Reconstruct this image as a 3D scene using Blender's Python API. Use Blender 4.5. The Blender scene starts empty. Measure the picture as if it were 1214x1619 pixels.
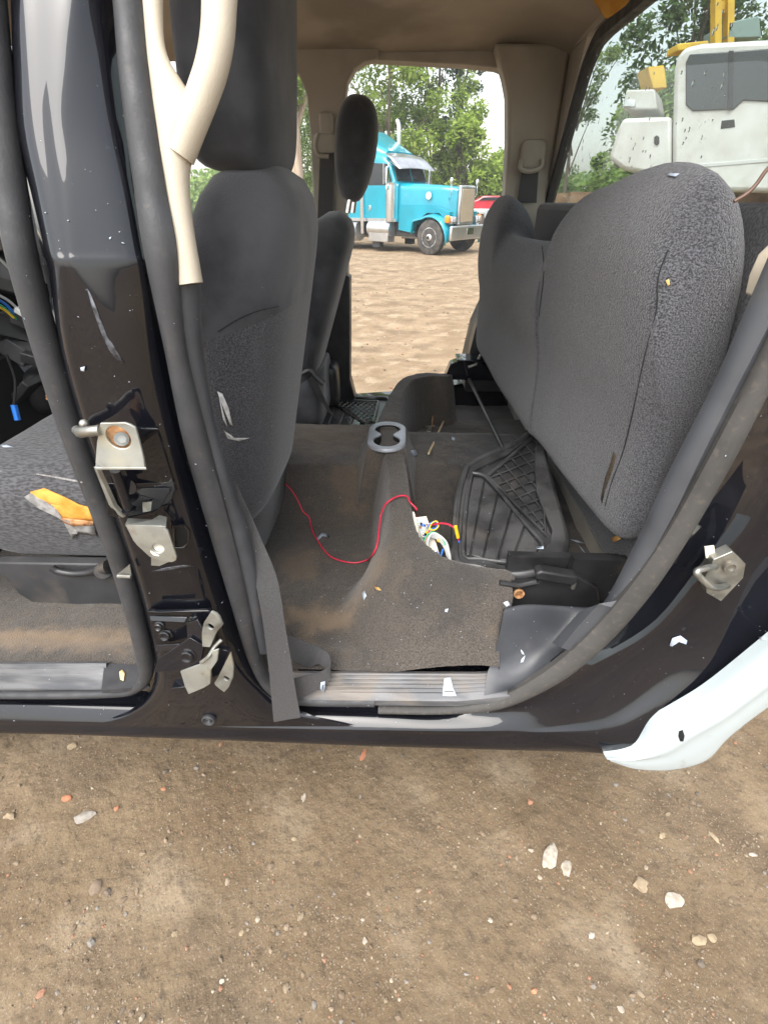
import bpy, bmesh, math, random
from mathutils import Vector, Matrix, noise as mnoise
random.seed(7)
R = math.radians
scene = bpy.context.scene
COL = scene.collection

# ------------------------------------------------------------------ camera, sky, sun, exposure
FPX, PITCH, YAW, CAMZ = 734.0, R(33.7), R(2.2), 1.5
cd = bpy.data.cameras.new('camera')
cam = bpy.data.objects.new('camera', cd); COL.objects.link(cam)
cam.location = (0, 0, CAMZ); cam.rotation_euler = (math.pi/2 - PITCH, 0, YAW)
cd.sensor_fit = 'HORIZONTAL'; cd.sensor_width = 36; cd.lens = 36*FPX/1214
cd.clip_start = 0.02; cd.clip_end = 2000
scene.camera = cam
world = bpy.data.worlds.new('World'); scene.world = world; world.use_nodes = True
SUN_EL, SUN_AZ = R(58), R(205)     # azimuth measured clockwise from +Y: behind the camera, a little to its left
wn = world.node_tree.nodes; wl = world.node_tree.links
sky = wn.new('ShaderNodeTexSky'); sky.sky_type = 'NISHITA'; sky.sun_disc = False
sky.sun_elevation = SUN_EL; sky.sun_rotation = SUN_AZ; sky.dust_density = 3.0; sky.air_density = 1.6; sky.ozone_density = 1
hs = wn.new('ShaderNodeHueSaturation'); hs.inputs['Saturation'].default_value = 0.32
bg = wn['Background']; bg.inputs['Strength'].default_value = 0.15
wl.new(sky.outputs[0], hs.inputs['Color']); wl.new(hs.outputs[0], bg.inputs['Color'])
sd = bpy.data.lights.new('sun', 'SUN'); sd.energy = 1.4; sd.angle = R(50); sd.color = (1, .96, .9)
sun = bpy.data.objects.new('sun', sd); COL.objects.link(sun)
sdir = Vector((math.sin(SUN_AZ)*math.cos(SUN_EL), math.cos(SUN_AZ)*math.cos(SUN_EL), math.sin(SUN_EL)))
sun.rotation_euler = sdir.to_track_quat('Z', 'Y').to_euler()
scene.view_settings.view_transform = 'Standard'; scene.view_settings.look = 'None'
scene.view_settings.exposure = 1.5; scene.view_settings.gamma = 1

# ------------------------------------------------------------------ geometry helpers
CP = Vector((0, 0, CAMZ))
_rt = Vector((math.cos(YAW), math.sin(YAW), 0)); _fh = Vector((-math.sin(YAW), math.cos(YAW), 0)); _z = Vector((0, 0, 1))
_fw = math.cos(PITCH)*_fh - math.sin(PITCH)*_z; _up = math.sin(PITCH)*_fh + math.cos(PITCH)*_z
def ray(px, py): return _fw + _rt*((px-607)/FPX) + _up*((809.5-py)/FPX)
def PY(px, py, Y): d = ray(px, py); return CP + d*(Y/d.y)          # measured photo point on the plane y = Y
def PZ(px, py, Z): d = ray(px, py); return CP + d*((Z-CAMZ)/d.z)
def PX(px, py, X): d = ray(px, py); return CP + d*(X/d.x)
def plane3(a, b, c): n = (b-a).cross(c-a).normalized(); return a, n
def PP(px, py, pl): d = ray(px, py); return CP + d*((pl[0]-CP).dot(pl[1])/d.dot(pl[1]))
def sstep(x, a, b):
    t = min(1, max(0, (x-a)/(b-a))); return t*t*(3-2*t)
def interp(x, xs, ys):
    if x <= xs[0]: return ys[0]
    for i in range(len(xs)-1):
        if x <= xs[i+1]:
            f = (x-xs[i])/(xs[i+1]-xs[i]); return ys[i]+(ys[i+1]-ys[i])*f
    return ys[-1]
def catmull(pts, n=6):
    out = []
    P = [Vector(p) for p in pts]
    if len(P) < 3: return P
    for i in range(len(P)-1):
        p0 = P[i-1] if i else P[0]*2-P[1]; p1 = P[i]; p2 = P[i+1]; p3 = P[i+2] if i+2 < len(P) else P[-1]*2-P[-2]
        for k in range(n):
            t = k/n
            out.append(0.5*((2*p1)+(p2-p0)*t+(2*p0-5*p1+4*p2-p3)*t*t+(3*p1-p0-3*p2+p3)*t**3))
    out.append(P[-1]); return out

class MB:
    def __init__(s): s.v = []; s.f = []
    def add(s, vs, fs):
        b = len(s.v); s.v += [Vector(v) for v in vs]; s.f += [[b+i for i in f] for f in fs]; return s
    def box(s, c, size, rot=None):
        c = Vector(c); h = [x/2 for x in size]
        vs = [Vector((sx*h[0], sy*h[1], sz*h[2])) for sx in (-1, 1) for sy in (-1, 1) for sz in (-1, 1)]
        if rot is not None: vs = [rot @ v for v in vs]
        return s.add([v+c for v in vs], [(0,1,3,2),(4,6,7,5),(0,4,5,1),(2,3,7,6),(0,2,6,4),(1,5,7,3)])
    def loft(s, rows, closed=False, cap=False):
        n = len(rows[0]); vs = [p for r in rows for p in r]; fs = []
        for i in range(len(rows)-1):
            for j in range(n if closed else n-1):
                a = i*n+j; b = i*n+(j+1) % n; fs.append((a, b, b+n, a+n))
        if cap: fs.append(tuple(range(n))[::-1]); fs.append(tuple((len(rows)-1)*n+k for k in range(n)))
        return s.add(vs, fs)
    def tube(s, pts, r, n=10, smooth=0, cap=True, flat=1.0):
        P = catmull(pts, smooth) if smooth else [Vector(p) for p in pts]
        m = len(P); rows = []; prev = None
        for i, p in enumerate(P):
            t = (P[min(i+1, m-1)]-P[max(i-1, 0)])
            t = t.normalized() if t.length > 1e-9 else Vector((0, 0, 1))
            if prev is None:
                a = Vector((0, 0, 1)) if abs(t.z) < .9 else Vector((1, 0, 0)); u = t.cross(a).normalized()
            else: u = (prev - t*prev.dot(t)).normalized()
            prev = u; w = t.cross(u)
            rr = r(i/(m-1)) if callable(r) else r
            rows.append([p+(u*math.cos(2*math.pi*k/n)+w*math.sin(2*math.pi*k/n)*flat)*rr for k in range(n)])
        return s.loft(rows, True, cap)
    def cyl(s, p0, p1, r0, r1=None, n=20):
        r1 = r0 if r1 is None else r1; p0 = Vector(p0); p1 = Vector(p1)
        return s.tube([p0, p1], lambda t: r0+(r1-r0)*t, n)
    def lathe(s, c, axis, prof, n=28):            # prof: (distance along axis, radius)
        c = Vector(c); ax = Vector(axis).normalized()
        a = Vector((0, 0, 1)) if abs(ax.z) < .9 else Vector((1, 0, 0)); u = ax.cross(a).normalized(); w = ax.cross(u)
        rows = [[c+ax*d+(u*math.cos(2*math.pi*k/n)+w*math.sin(2*math.pi*k/n))*max(r, 1e-4) for k in range(n)] for d, r in prof]
        return s.loft(rows, True, True)
    def prism(s, pts, vec):
        pts = [Vector(p) for p in pts]; vec = Vector(vec); n = len(pts)
        vs = pts+[p+vec for p in pts]
        return s.add(vs, [tuple(range(n))[::-1], tuple(range(n, 2*n))]+[(i, (i+1) % n, n+(i+1) % n, n+i) for i in range(n)])
    def plate(s, outer, hc, hr, vec, n=28):       # plate with a round hole; outer given round the hole centre
        outer = [Vector(p) for p in outer]; hc = Vector(hc); vec = Vector(vec); nn = vec.normalized()
        e1 = (outer[0]-hc); e1 = (e1-nn*e1.dot(nn)).normalized(); e2 = nn.cross(e1)
        o2 = [((p-hc).dot(e1), (p-hc).dot(e2), (p-hc).dot(nn)) for p in outer]
        O = []; H = []
        for k in range(n):
            a = 2*math.pi*k/n; dx, dy = math.cos(a), math.sin(a); best = None
            for i in range(len(o2)):
                x1, y1, z1 = o2[i]; x2, y2, z2 = o2[(i+1) % len(o2)]
                den = dx*(y2-y1)-dy*(x2-x1)
                if abs(den) < 1e-12: continue
                t = (x1*(y2-y1)-y1*(x2-x1))/den; u = (x1*dy-y1*dx)/den
                if t > 0 and -1e-6 <= u <= 1+1e-6 and (best is None or t > best[0]): best = (t, z1+(z2-z1)*u)
            t, zz = best if best else (hr*2, 0)
            O.append(hc+e1*dx*t+e2*dy*t+nn*zz); H.append(hc+e1*dx*hr+e2*dy*hr)
        return s.loft([O, H, [h+vec for h in H], [o+vec for o in O], O], True)
    def sup(s, c, abc, e1=.5, e2=.5, rot=None, nu=28, nv=16):
        c = Vector(c); rows = []
        f = lambda x, e: math.copysign(abs(x)**e, x)
        for i in range(nv+1):
            t = -math.pi/2+math.pi*i/nv; row = []
            for j in range(nu):
                p = 2*math.pi*j/nu
                v = Vector((abc[0]*f(math.cos(t), e1)*f(math.cos(p), e2), abc[1]*f(math.cos(t), e1)*f(math.sin(p), e2), abc[2]*f(math.sin(t), e1)))
                row.append(c+(rot @ v if rot is not None else v))
            rows.append(row)
        return s.loft(rows, True)
    def build(s, name, mat, parent=None, smooth=True, angle=42, bevel=0, subsurf=0, solid=0, weld=True):
        me = bpy.data.meshes.new(name); me.from_pydata(s.v, [], s.f)
        bm = bmesh.new(); bm.from_mesh(me)
        if weld: bmesh.ops.remove_doubles(bm, verts=bm.verts, dist=1e-5)
        bmesh.ops.recalc_face_normals(bm, faces=bm.faces); bm.to_mesh(me); bm.free()
        if smooth:
            me.polygons.foreach_set('use_smooth', [True]*len(me.polygons))
            if not subsurf: me.set_sharp_from_angle(angle=R(angle))
        o = bpy.data.objects.new(name, me); COL.objects.link(o); me.materials.append(mat)
        if parent is not None: setpar(o, parent)
        if solid: m = o.modifiers.new('s', 'SOLIDIFY'); m.thickness = solid; m.offset = -1
        if bevel:
            m = o.modifiers.new('b', 'BEVEL'); m.width = bevel; m.segments = 2; m.limit_method = 'ANGLE'; m.angle_limit = R(40); m.harden_normals = False
        if subsurf: m = o.modifiers.new('u', 'SUBSURF'); m.levels = subsurf; m.render_levels = subsurf
        return o
WORLD = {}
def wmat(o):
    if o is None: return Matrix.Identity(4)
    loc = Matrix.Translation(o.location) @ o.rotation_euler.to_matrix().to_4x4()
    return wmat(o.parent) @ (o.matrix_parent_inverse if o.parent else Matrix.Identity(4)) @ loc
def setpar(o, p, local=None):
    o.parent = p
    if not (local if local is not None else p.get('_local')): o.matrix_parent_inverse = wmat(p).inverted()
def thing(name, label, cat, loc=(0,0,0), rotz=0, group=None, local=False):
    o = bpy.data.objects.new(name, None); COL.objects.link(o); o.empty_display_size = .2
    o.location = loc; o.rotation_euler = (0, 0, rotz); tag(o, label, cat, group)
    if local: LOCAL.add(o.name)
    return o
LOCAL = set()
def tag(o, label, cat, group=None, kind=None):
    if label: o['label'] = label
    if cat: o['category'] = cat
    if group: o['group'] = group
    if kind: o['kind'] = kind
    return o
def lbuild(mb, name, mat, parent, **k):            # mesh given in its parent's own coordinates
    o = mb.build(name, mat, None, **k); o.parent = parent; return o
def strip(mb, L, Rr, bulge, nx=6, sm=5, back=.012):          # long domed strip between two measured edges
    A = catmull(L, sm); B = catmull(Rr, sm); rows = []
    m = min(len(A), len(B))
    for i in range(m):
        a, b = A[i], B[i]; t = (A[min(i+1, m-1)]-A[max(i-1, 0)]).normalized()
        w = (b-a); nrm = w.cross(t).normalized()
        if nrm.y > 0: nrm = -nrm
        row = [a-nrm*back]
        for k in range(nx+1):
            f = k/nx; row.append(a+w*f+nrm*bulge*(1-abs(2*f-1)**2.4))
        row.append(b-nrm*back); rows.append(row)
    return mb.loft(rows, True, True)

# ------------------------------------------------------------------ materials
def mat(name, c1, c2=None, scale=8, detail=5, lo=.35, hi=.65, rough=.6, rough2=None, rscale=6, metal=0, bump=0, bscale=150, bdist=.002, bdetail=3,
        coat=0, coatr=.05, coatior=1.5, sheen=0, spec=.5, stains=(), stretch=None, trans=0):
    m = bpy.data.materials.new(name); m.use_nodes = True; nt = m.node_tree; N = nt.nodes; L = nt.links
    b = N['Principled BSDF']; tc = N.new('ShaderNodeTexCoord'); src = tc.outputs['Object']
    if stretch:
        mp = N.new('ShaderNodeMapping'); mp.inputs['Scale'].default_value = stretch; L.new(src, mp.inputs[0]); src2 = mp.outputs[0]
    else: src2 = src
    def nz(sc, det, s=src):
        n = N.new('ShaderNodeTexNoise'); n.inputs['Scale'].default_value = sc; n.inputs['Detail'].default_value = det; L.new(s, n.inputs['Vector']); return n.outputs['Fac']
    def rng(f, a, bb, x=0, y=1):
        r = N.new('ShaderNodeMapRange'); r.interpolation_type = 'SMOOTHSTEP'; L.new(f, r.inputs[0])
        for i, v in enumerate((a, bb, x, y)): r.inputs[i+1].default_value = v
        return r.outputs[0]
    def mix(f, a, c):
        x = N.new('ShaderNodeMix'); x.data_type = 'RGBA'; L.new(f, x.inputs[0])
        if isinstance(a, tuple): x.inputs[6].default_value = (*a, 1)
        else: L.new(a, x.inputs[6])
        if isinstance(c, tuple): x.inputs[7].default_value = (*c, 1)
        else: L.new(c, x.inputs[7])
        return x.outputs[2]
    col = None
    if c2 is not None: col = mix(rng(nz(scale, detail, src2), lo, hi), tuple(c1), tuple(c2))
    for st in stains:                                     # (colour, scale, lo, hi, amount)
        f = rng(nz(st[1], 6), st[2], st[3], 0, st[4]); col = mix(f, col if col is not None else tuple(c1), tuple(st[0]))
    if col is not None: L.new(col, b.inputs['Base Color'])
    else: b.inputs['Base Color'].default_value = (*c1, 1)
    b.inputs['Roughness'].default_value = rough
    if rough2 is not None: L.new(rng(nz(rscale, 6), .35, .65, rough, rough2), b.inputs['Roughness'])
    b.inputs['Metallic'].default_value = metal; b.inputs['Specular IOR Level'].default_value = spec
    b.inputs['Coat Weight'].default_value = coat; b.inputs['Coat Roughness'].default_value = coatr
    b.inputs['Coat IOR'].default_value = coatior
    b.inputs['Sheen Weight'].default_value = sheen; b.inputs['Sheen Roughness'].default_value = .4
    if trans: b.inputs['Transmission Weight'].default_value = trans
    if bump:
        bp = N.new('ShaderNodeBump'); bp.inputs['Strength'].default_value = bump; bp.inputs['Distance'].default_value = bdist
        L.new(nz(bscale, bdetail, src2), bp.inputs['Height']); L.new(bp.outputs[0], b.inputs['Normal'])
    return m
DUST = (.20, .16, .12)
M_paint = mat('black_paint', (.004, .0045, .007), (.006, .0065, .010), 5, rough=.3, rough2=.5, rscale=5, spec=.04, coat=1, coatr=.02, coatior=1.52, bump=.02, bscale=25, bdist=.004,
              stains=((DUST, 9, .60, .80, .035), ((.10, .11, .13), 45, .66, .78, .12), ((.45, .48, .5), 260, .735, .77, .5)))
M_white = mat('white_paint', (.43, .49, .51), (.38, .43, .45), 3, rough=.25, coat=1, stains=(((.30, .25, .20), 30, .62, .8, .35), ((.2, .15, .1), 240, .72, .76, .5)))
M_rubber = mat('seal_rubber', (.030, .031, .034), (.040, .040, .043), 25, rough=.5, rough2=.7, rscale=30, bump=.2, bscale=300, stains=((DUST, 90, .58, .78, .12), ((.4, .4, .4), 300, .74, .77, .4)))
M_rubber2 = mat('seal_rubber_dusty', (.042, .040, .038), (.056, .053, .05), 14, rough=.75, bump=.2, bscale=200, stains=((DUST, 90, .52, .75, .2), ((.4, .4, .4), 300, .74, .77, .4)))
M_blkplast = mat('black_plastic', (.012, .012, .013), (.022, .022, .024), 20, rough=.35, rough2=.6, bump=.1, bscale=500, bdist=.001, stains=((DUST, 12, .6, .8, .3),))
M_matplast = mat('mat_plastic', (.022, .022, .023), (.055, .055, .056), 14, rough=.22, rough2=.45, bump=.12, bscale=350, bdist=.001, stains=((DUST, 9, .58, .8, .25),))
M_trim = mat('trim_plastic', (.034, .036, .042), (.060, .064, .073), 7, rough=.38, rough2=.62, rscale=9, bump=.15, bscale=600, bdist=.0008, stains=((DUST, 9, .55, .8, .5),))
M_scuff = mat('scuff_plastic', (.075, .078, .085), (.15, .15, .155), 9, rough=.45, rough2=.7, bump=.15, bscale=300, stains=((DUST, 12, .5, .72, .5),), stretch=(1, 5, 5))
M_beige = mat('beige_plastic', (.44, .385, .30), (.50, .44, .35), 10, rough=.55, bump=.25, bscale=420, bdist=.0012)
M_grey_beige = mat('pillar_trim', (.31, .285, .24), (.38, .35, .30), 6, rough=.75, bump=.2, bscale=500, bdist=.001)
M_head = mat('headliner_cloth', (.30, .25, .19), (.38, .32, .25), 3.5, rough=.95, bump=.3, bscale=420, bdist=.0015, sheen=.2, stains=(((.09, .065, .04), 2.2, .56, .72, .55),))
M_velour = mat('velour_cloth', (.024, .025, .029), (.070, .071, .079), 7, rough=.95, sheen=.25, bump=.25, bscale=380, bdist=.002, stains=((DUST, 8, .58, .8, .12),))
M_loop = mat('loop_cloth', (.026, .026, .030), (.118, .119, .133), 400, detail=3, lo=.34, hi=.66, rough=.95, sheen=.3, bump=1, bscale=400, bdist=.004, stains=(((.03, .03, .035), 5, .5, .7, .4),))
M_ribcloth = mat('ribbed_cloth', (.035, .035, .038), (.085, .084, .09), 230, detail=2, rough=.95, sheen=.2, bump=.8, bscale=230, bdist=.003, stretch=(.35, 1, 1))
M_carpet = mat('floor_carpet', (.040, .034, .029), (.095, .082, .070), 330, detail=4, lo=.3, hi=.7, rough=1, sheen=.2, bump=.8, bscale=330, bdist=.004,
               stains=(((.13, .095, .062), 22, .54, .75, .4), ((.4, .4, .4), 330, .76, .79, .4)))
M_belt = mat('belt_webbing', (.038, .037, .038), (.052, .05, .052), 300, rough=.7, bump=.3, bscale=500, bdist=.001, sheen=.2)
M_zinc = mat('zinc_plate', (.42, .43, .40), (.34, .35, .33), 25, rough=.36, rough2=.6, metal=.75, bump=.12, bscale=120, stains=(((.50, .46, .33), 18, .5, .7, .6), ((.22, .20, .17), 30, .52, .7, .5), ((.25, .12, .05), 40, .64, .76, .6)))
M_rust = mat('rusty_steel', (.30, .13, .045), (.55, .32, .16), 90, rough=.8, metal=.3)
M_steel = mat('dull_steel', (.22, .22, .20), (.36, .36, .33), 40, rough=.4, metal=.8, stains=(((.2, .14, .09), 30, .5, .75, .5),))
M_chrome = mat('chrome', (.75, .77, .79), rough=.12, metal=1)
M_foam = mat('orange_foam', (.50, .20, .02), (.62, .31, .06), 30, rough=.9, bump=.4, bscale=160)
M_torn = mat('torn_cloth', (.16, .155, .15), (.28, .27, .26), 60, rough=1, bump=.5, bscale=300)
M_silver = mat('silver_plastic', (.36, .38, .42), (.42, .44, .48), 30, rough=.38, metal=.3)
M_dark = mat('dark_gap', (.004, .004, .004), rough=.9)
M_redwire = mat('red_wire', (.62, .02, .06), rough=.38)
M_chip = mat('paint_chip', (.34, .40, .50), (.46, .51, .58), 60, rough=.3)
M_bluew = mat('blue_plastic', (.01, .16, .62), rough=.4)
M_yellow = mat('yellow_plastic', (.80, .52, .02), rough=.4)
M_greenw = mat('green_wire', (.02, .40, .16), rough=.4)
M_greyw = mat('grey_cable', (.52, .53, .52), rough=.45)
M_ivory = mat('ivory_plastic', (.68, .62, .50), (.74, .70, .6), 40, rough=.5)
M_wood = mat('pale_wood', (.72, .60, .38), (.58, .45, .25), 60, rough=.7)
M_leaf_dry = mat('dry_leaf', (.42, .2, .05), (.6, .36, .12), 80, rough=.7)
M_leaf_yel = mat('yellow_leaf', (.75, .60, .28), (.6, .42, .12), 80, rough=.7)
M_scuffwhite = mat('white_scuff', (.68, .67, .66), (.5, .5, .5), 120, rough=.8)

# ------------------------------------------------------------------ ground
def ground_h(x, y):
    v = Vector((x, y, 0))
    far = sstep(math.hypot(x, y-.6), 1.5, 6)
    h = .010*mnoise.fractal(v*3.1, 1, 2, 4)+(.0042*mnoise.fractal(v*15, .8, 2, 4)-.003*abs(mnoise.noise(v*9.5)))*(1-far)
    h += far*.022*mnoise.fractal(v*.35, 1, 2, 4)
    for cx, cy, r, d in ((.36, .60, .075, .016), (-.30, .33, .09, -.008), (-.22, .2, .06, -.010)):
        q = math.hypot(x-cx, y-cy)/r
        if q < 2: h += d*math.exp(-q*q*1.5)*(.5+1.2*abs(mnoise.noise(v*55)))
    return h
def axis(lo, hi, step, ends):
    a = []; x = lo
    while x <= hi: a.append(x); x += step
    s = step; y = a[-1]; x = a[0]; pre = []
    while y < ends[1]: s *= 1.075; y += s; a.append(y)
    s = step
    while x > ends[0]: s *= 1.075; x -= s; pre.append(x)
    return pre[::-1]+a
gx = axis(-1.45, 1.45, .009, (-400, 400)); gy = axis(.02, 1.15, .009, (-150, 500))
mb = MB(); mb.loft([[Vector((x, y, ground_h(x, y))) for x in gx] for y in gy])
def near_ground_tone(m):                                 # the dirt is darker close to the truck, paler farther off
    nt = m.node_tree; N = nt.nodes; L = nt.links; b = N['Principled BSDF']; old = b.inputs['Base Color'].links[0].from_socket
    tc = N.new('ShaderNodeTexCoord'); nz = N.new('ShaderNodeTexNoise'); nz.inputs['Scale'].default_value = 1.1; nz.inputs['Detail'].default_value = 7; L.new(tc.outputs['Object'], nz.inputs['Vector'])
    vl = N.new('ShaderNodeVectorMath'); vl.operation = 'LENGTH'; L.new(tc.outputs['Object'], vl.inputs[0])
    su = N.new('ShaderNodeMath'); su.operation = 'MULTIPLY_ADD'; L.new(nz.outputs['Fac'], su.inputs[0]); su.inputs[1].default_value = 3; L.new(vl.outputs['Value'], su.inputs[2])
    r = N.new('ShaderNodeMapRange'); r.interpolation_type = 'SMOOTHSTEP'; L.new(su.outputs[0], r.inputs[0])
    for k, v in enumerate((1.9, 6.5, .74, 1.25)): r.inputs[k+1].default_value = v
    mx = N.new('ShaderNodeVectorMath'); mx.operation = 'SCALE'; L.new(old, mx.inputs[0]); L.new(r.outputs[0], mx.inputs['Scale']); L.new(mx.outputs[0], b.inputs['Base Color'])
M_ground = mat('dirt', (.150, .101, .055), (.226, .164, .099), 2.2, detail=9, lo=.32, hi=.68, rough=.95, bump=.65, bscale=42, bdetail=10, bdist=.016,
    stains=(((.32, .25, .17), 4, .52, .70, .6), ((.085, .056, .033), 2.3, .52, .68, .6), ((.12, .085, .05), 9, .54, .7, .5), ((.36, .29, .21), 210, .59, .66, .55), ((.06, .043, .03), 170, .59, .67, .5), ((.09, .065, .045), 34, .54, .72, .5), ((.40, .18, .09), 75, .71, .74, .7)))
g = mb.build('ground', M_ground, weld=False, angle=180); near_ground_tone(M_ground); tag(g, 'brown dirt and gravel yard', None, None, 'structure')

# ------------------------------------------------------------------ pickup truck cab
truck = thing('pickup_truck', 'black pickup truck cab with its doors removed and grey cloth interior', 'pickup truck', (0, 1.45, 0))
def part(mb, name, m, parent=None, **k): return mb.build(name, m, parent or truck, **k)

# sill and rear door jamb, one pressed panel
ST = [((-80,1108),(-80,1114),(-80,1138),(-80,1144),(-80,1157)), ((0,1108),(0,1115),(0,1140),(0,1146),(0,1159)), ((120,1110),(120,1117),(120,1141),(120,1147),(120,1162)),
      ((250,1114),(250,1120),(250,1144),(250,1150),(250,1167)), ((360,1119),(360,1126),(360,1148),(360,1153),(360,1171)), ((450,1122),(450,1129),(450,1150),(450,1155),(450,1175)), ((600,1126),(600,1133),(600,1153),(600,1159),(600,1181)),
      ((700,1127),(702,1136),(705,1155),(706,1163),(708,1184)), ((790,1112),(795,1128),(800,1153),(803,1164),(808,1187)), ((870,1070),(882,1100),(890,1146),(895,1161),(900,1190)),
      ((940,1004),(965,1045),(978,1118),(965,1160),(962,1193)), ((1000,935),(1040,985),(1060,1060),(1030,1130),(985,1196)), ((1055,850),(1110,900),(1140,1000),(1110,1090),(1055,1150)),
      ((1108,755),(1175,820),(1220,930),(1190,1030),(1140,1110)), ((1150,680),(1230,740),(1300,860),(1290,960),(1240,1030)), ((1200,580),(1300,640),(1400,780),(1400,880),(1400,920)), ((1245,480),(1350,540),(1450,650),(1480,750),(1500,800))]
YS = [(.615,.602,.581,.579,.577)]*8+[(.617,.607,.584,.579,.577),(.62,.615,.59,.579,.576),(.625,.645,.61,.582,.573),(.63,.665,.632,.592,.571),(.63,.67,.64,.60,.57),(.63,.67,.65,.61,.57),(.635,.67,.65,.615,.572),(.645,.675,.655,.625,.58),(.66,.68,.66,.64,.59)]
rows = [[] for _ in range(7)]
for st, ys in zip(ST, YS):
    P = [PY(p[0], p[1], y) for p, y in zip(st, ys)]
    rows[0].append(P[0]+Vector((0, .03, .005)))
    for k in range(5): rows[k+1].append(P[k])
    rows[6].append(P[4]+Vector((0, .08, -.015)))
rows = [catmull(r, 4) for r in rows]
cols = [catmull([r[i] for r in rows], 4) for i in range(len(rows[0]))]
part(MB().loft(cols), 'door_sill', M_paint, angle=180)

# centre pillar
PR = [(-120,(0,12,50,115,152,180)),(0,(8,22,60,115,156,188)),(100,(12,27,64,110,164,196)),(200,(18,33,70,107,174,208)),(300,(40,55,85,118,196,222)),(395,(60,75,100,126,212,238)),(425,(70,84,108,132,218,243)),(550,(95,99,130,195,240,270)),
      (700,(136,141,170,240,276,300)),(850,(190,196,222,290,318,344)),(950,(222,228,252,320,348,374)),(1050,(243,250,276,350,380,405)),(1100,(228,243,290,372,420,442)),(1130,(190,215,280,376,450,490)),(1149,(130,180,270,382,490,560))]
def pil_y(py): return interp(py, [-120,0,200,300,395,425,700,950,1050,1100,1130,1149], [.668,.645,.612,.594,.577,.573,.571,.570,.571,.574,.577,.5785])
OFF = (.065,.006,0,.002,.022,.05)
rows = []
for py, xs in PR:
    fl = 1-sstep(py, 1085, 1149)
    pts = [PY(x, py+(0 if k not in (2, 3) else 0), pil_y(py)+OFF[k]*fl) for k, x in enumerate(xs)]
    rows.append(pts)
top = [p+(p-q)*1.3 for p, q in zip(rows[0], rows[1])]
rows = [top]+rows
rows = [catmull(r, 5) for r in rows]
rows = [list(c) for c in zip(*[catmull([r[i] for r in rows], 4) for i in range(len(rows[0]))])]
pillar = part(MB().loft(rows), 'door_pillar', M_paint, angle=180)
# inner core of the pillar so that it is a closed box from behind
mb = MB()
mb.loft([[PY(x, py, pil_y(py)+dy) for x, dy in ((xs[0], .05), (xs[5], .05), (xs[5]-10, .12), (xs[0]+10, .12))] for py, xs in PR[:-3]], True, True)
part(mb, 'pillar_inner', M_trim, pillar)
def grommet(px, py, r, y):
    c = PY(px, py, y); m = MB(); m.lathe(c, (0, -1, .1), [(-.004, r), (.004, r), (.006, r*.8), (.002, r*.68), (.001, r*.55), (.005, r*.42), (.003, r*.2), (.0, .0005)]); return m
part(grommet(330, 1138, .0145, .5745), 'plug', M_rubber, pillar)
mb = MB(); mb.prism([PY(x, y, .5655) for x, y in ((276,832),(292,832),(297,840),(297,856),(290,862),(278,862))], (0, .002, 0)); part(mb, 'slot', M_dark, pillar)
mb = MB(); mb.tube([PY(x, y, .5655) for x, y in ((275,830),(292,830),(299,839),(299,857),(291,865),(277,865),(275,830))], .0022, 8); part(mb, 'slot_rim', M_paint, pillar)

# seals
Lp = [(165,-420),(170,-200),(174,-60),(178,0),(186,100),(198,200),(212,300),(227,400),(259,550),(290,700),(333,850),(363,950),(394,1050),(425,1098),(470,1114),(592,1117)]
Rp = [(212,-420),(216,-200),(220,-60),(225,0),(233,100),(247,200),(262,300),(279,400),(293,550),(328,700),(368,850),(392,950),(413,1045),(436,1084),(478,1102),(592,1104)]
def sy(py): return interp(py, [-420,-60,0,200,395,700,1000,1120], [.69,.665,.655,.622,.592,.588,.592,.605])
part(strip(MB(), [PY(x, y, sy(y)) for x, y in Lp], [PY(x, y, sy(y)+.004) for x, y in Rp], .010), 'door_seal', M_rubber)
Lp = [(598,1118),(700,1118),(782,1106),(862,1062),(934,1000),(1000,923),(1058,838),(1110,745),(1155,660),(1205,562),(1250,465)]
Rp = [(598,1128),(700,1129),(792,1121),(880,1083),(957,1022),(1026,945),(1084,860),(1140,765),(1186,680),(1236,580),(1280,480)]
part(strip(MB(), [PY(x, y, .607) for x, y in Lp], [PY(x, y, .603) for x, y in Rp], .009), 'door_seal', M_rubber2)
mb = MB()
mb.tube([PY(x, y, interp(y, [0,400,1000], [.655,.60,.60])) for x, y in ((-24,-60),(-20,0),(-10,100),(2,200),(17,300),(34,400),(74,550),(121,700),(177,850),(208,950),(229,1040),(230,1070),(216,1088),(190,1096),(100,1099),(0,1099),(-80,1099))],
        lambda t: .0165-.0075*sstep(t, .60, .8), 12, smooth=6)
part(mb, 'door_seal', M_rubber)

# inner trims along the pillar
Lp = [(282,448),(293,550),(328,700),(366,850),(390,940),(412,1035)]; Rp = [(318,446),(322,550),(348,700),(390,830),(410,925),(430,1025)]
part(strip(MB(), [PY(x, y, .60) for x, y in Lp], [PY(x, y, .625) for x, y in Rp], .006), 'pillar_trim', M_trim)
# beige trim with grab handle
TL = [(216,-420),(217,-240),(220,-60),(223,0),(232,79),(238,130),(245,186),(250,237),(258,285),(268,356),(284,450)]; TR = [(252,-420),(253,-240),(255,-60),(258,0),(262,79),(290,131),(326,186),(309,237),(300,285),(306,356),(321,446)]
ty = lambda y: interp(y, [-420,-60,0,200,450], [.70,.672,.66,.628,.594])
ht = part(strip(MB(), [PY(x, y, ty(y)) for x, y in TL], [PY(x, y, ty(y)+.018) for x, y in TR], .010, nx=8), 'handle_trim', M_beige)
mb = MB(); mb.tube([PY(x, y, ty(y)+.012) for x, y in ((240,-360),(300,-330),(338,-230),(349,-70),(347,0),(344,55),(335,105),(320,150),(303,195),(284,245))], lambda t: .0185-.003*t, 14, smooth=6)
part(mb, 'grab_handle', M_beige, ht)

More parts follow.
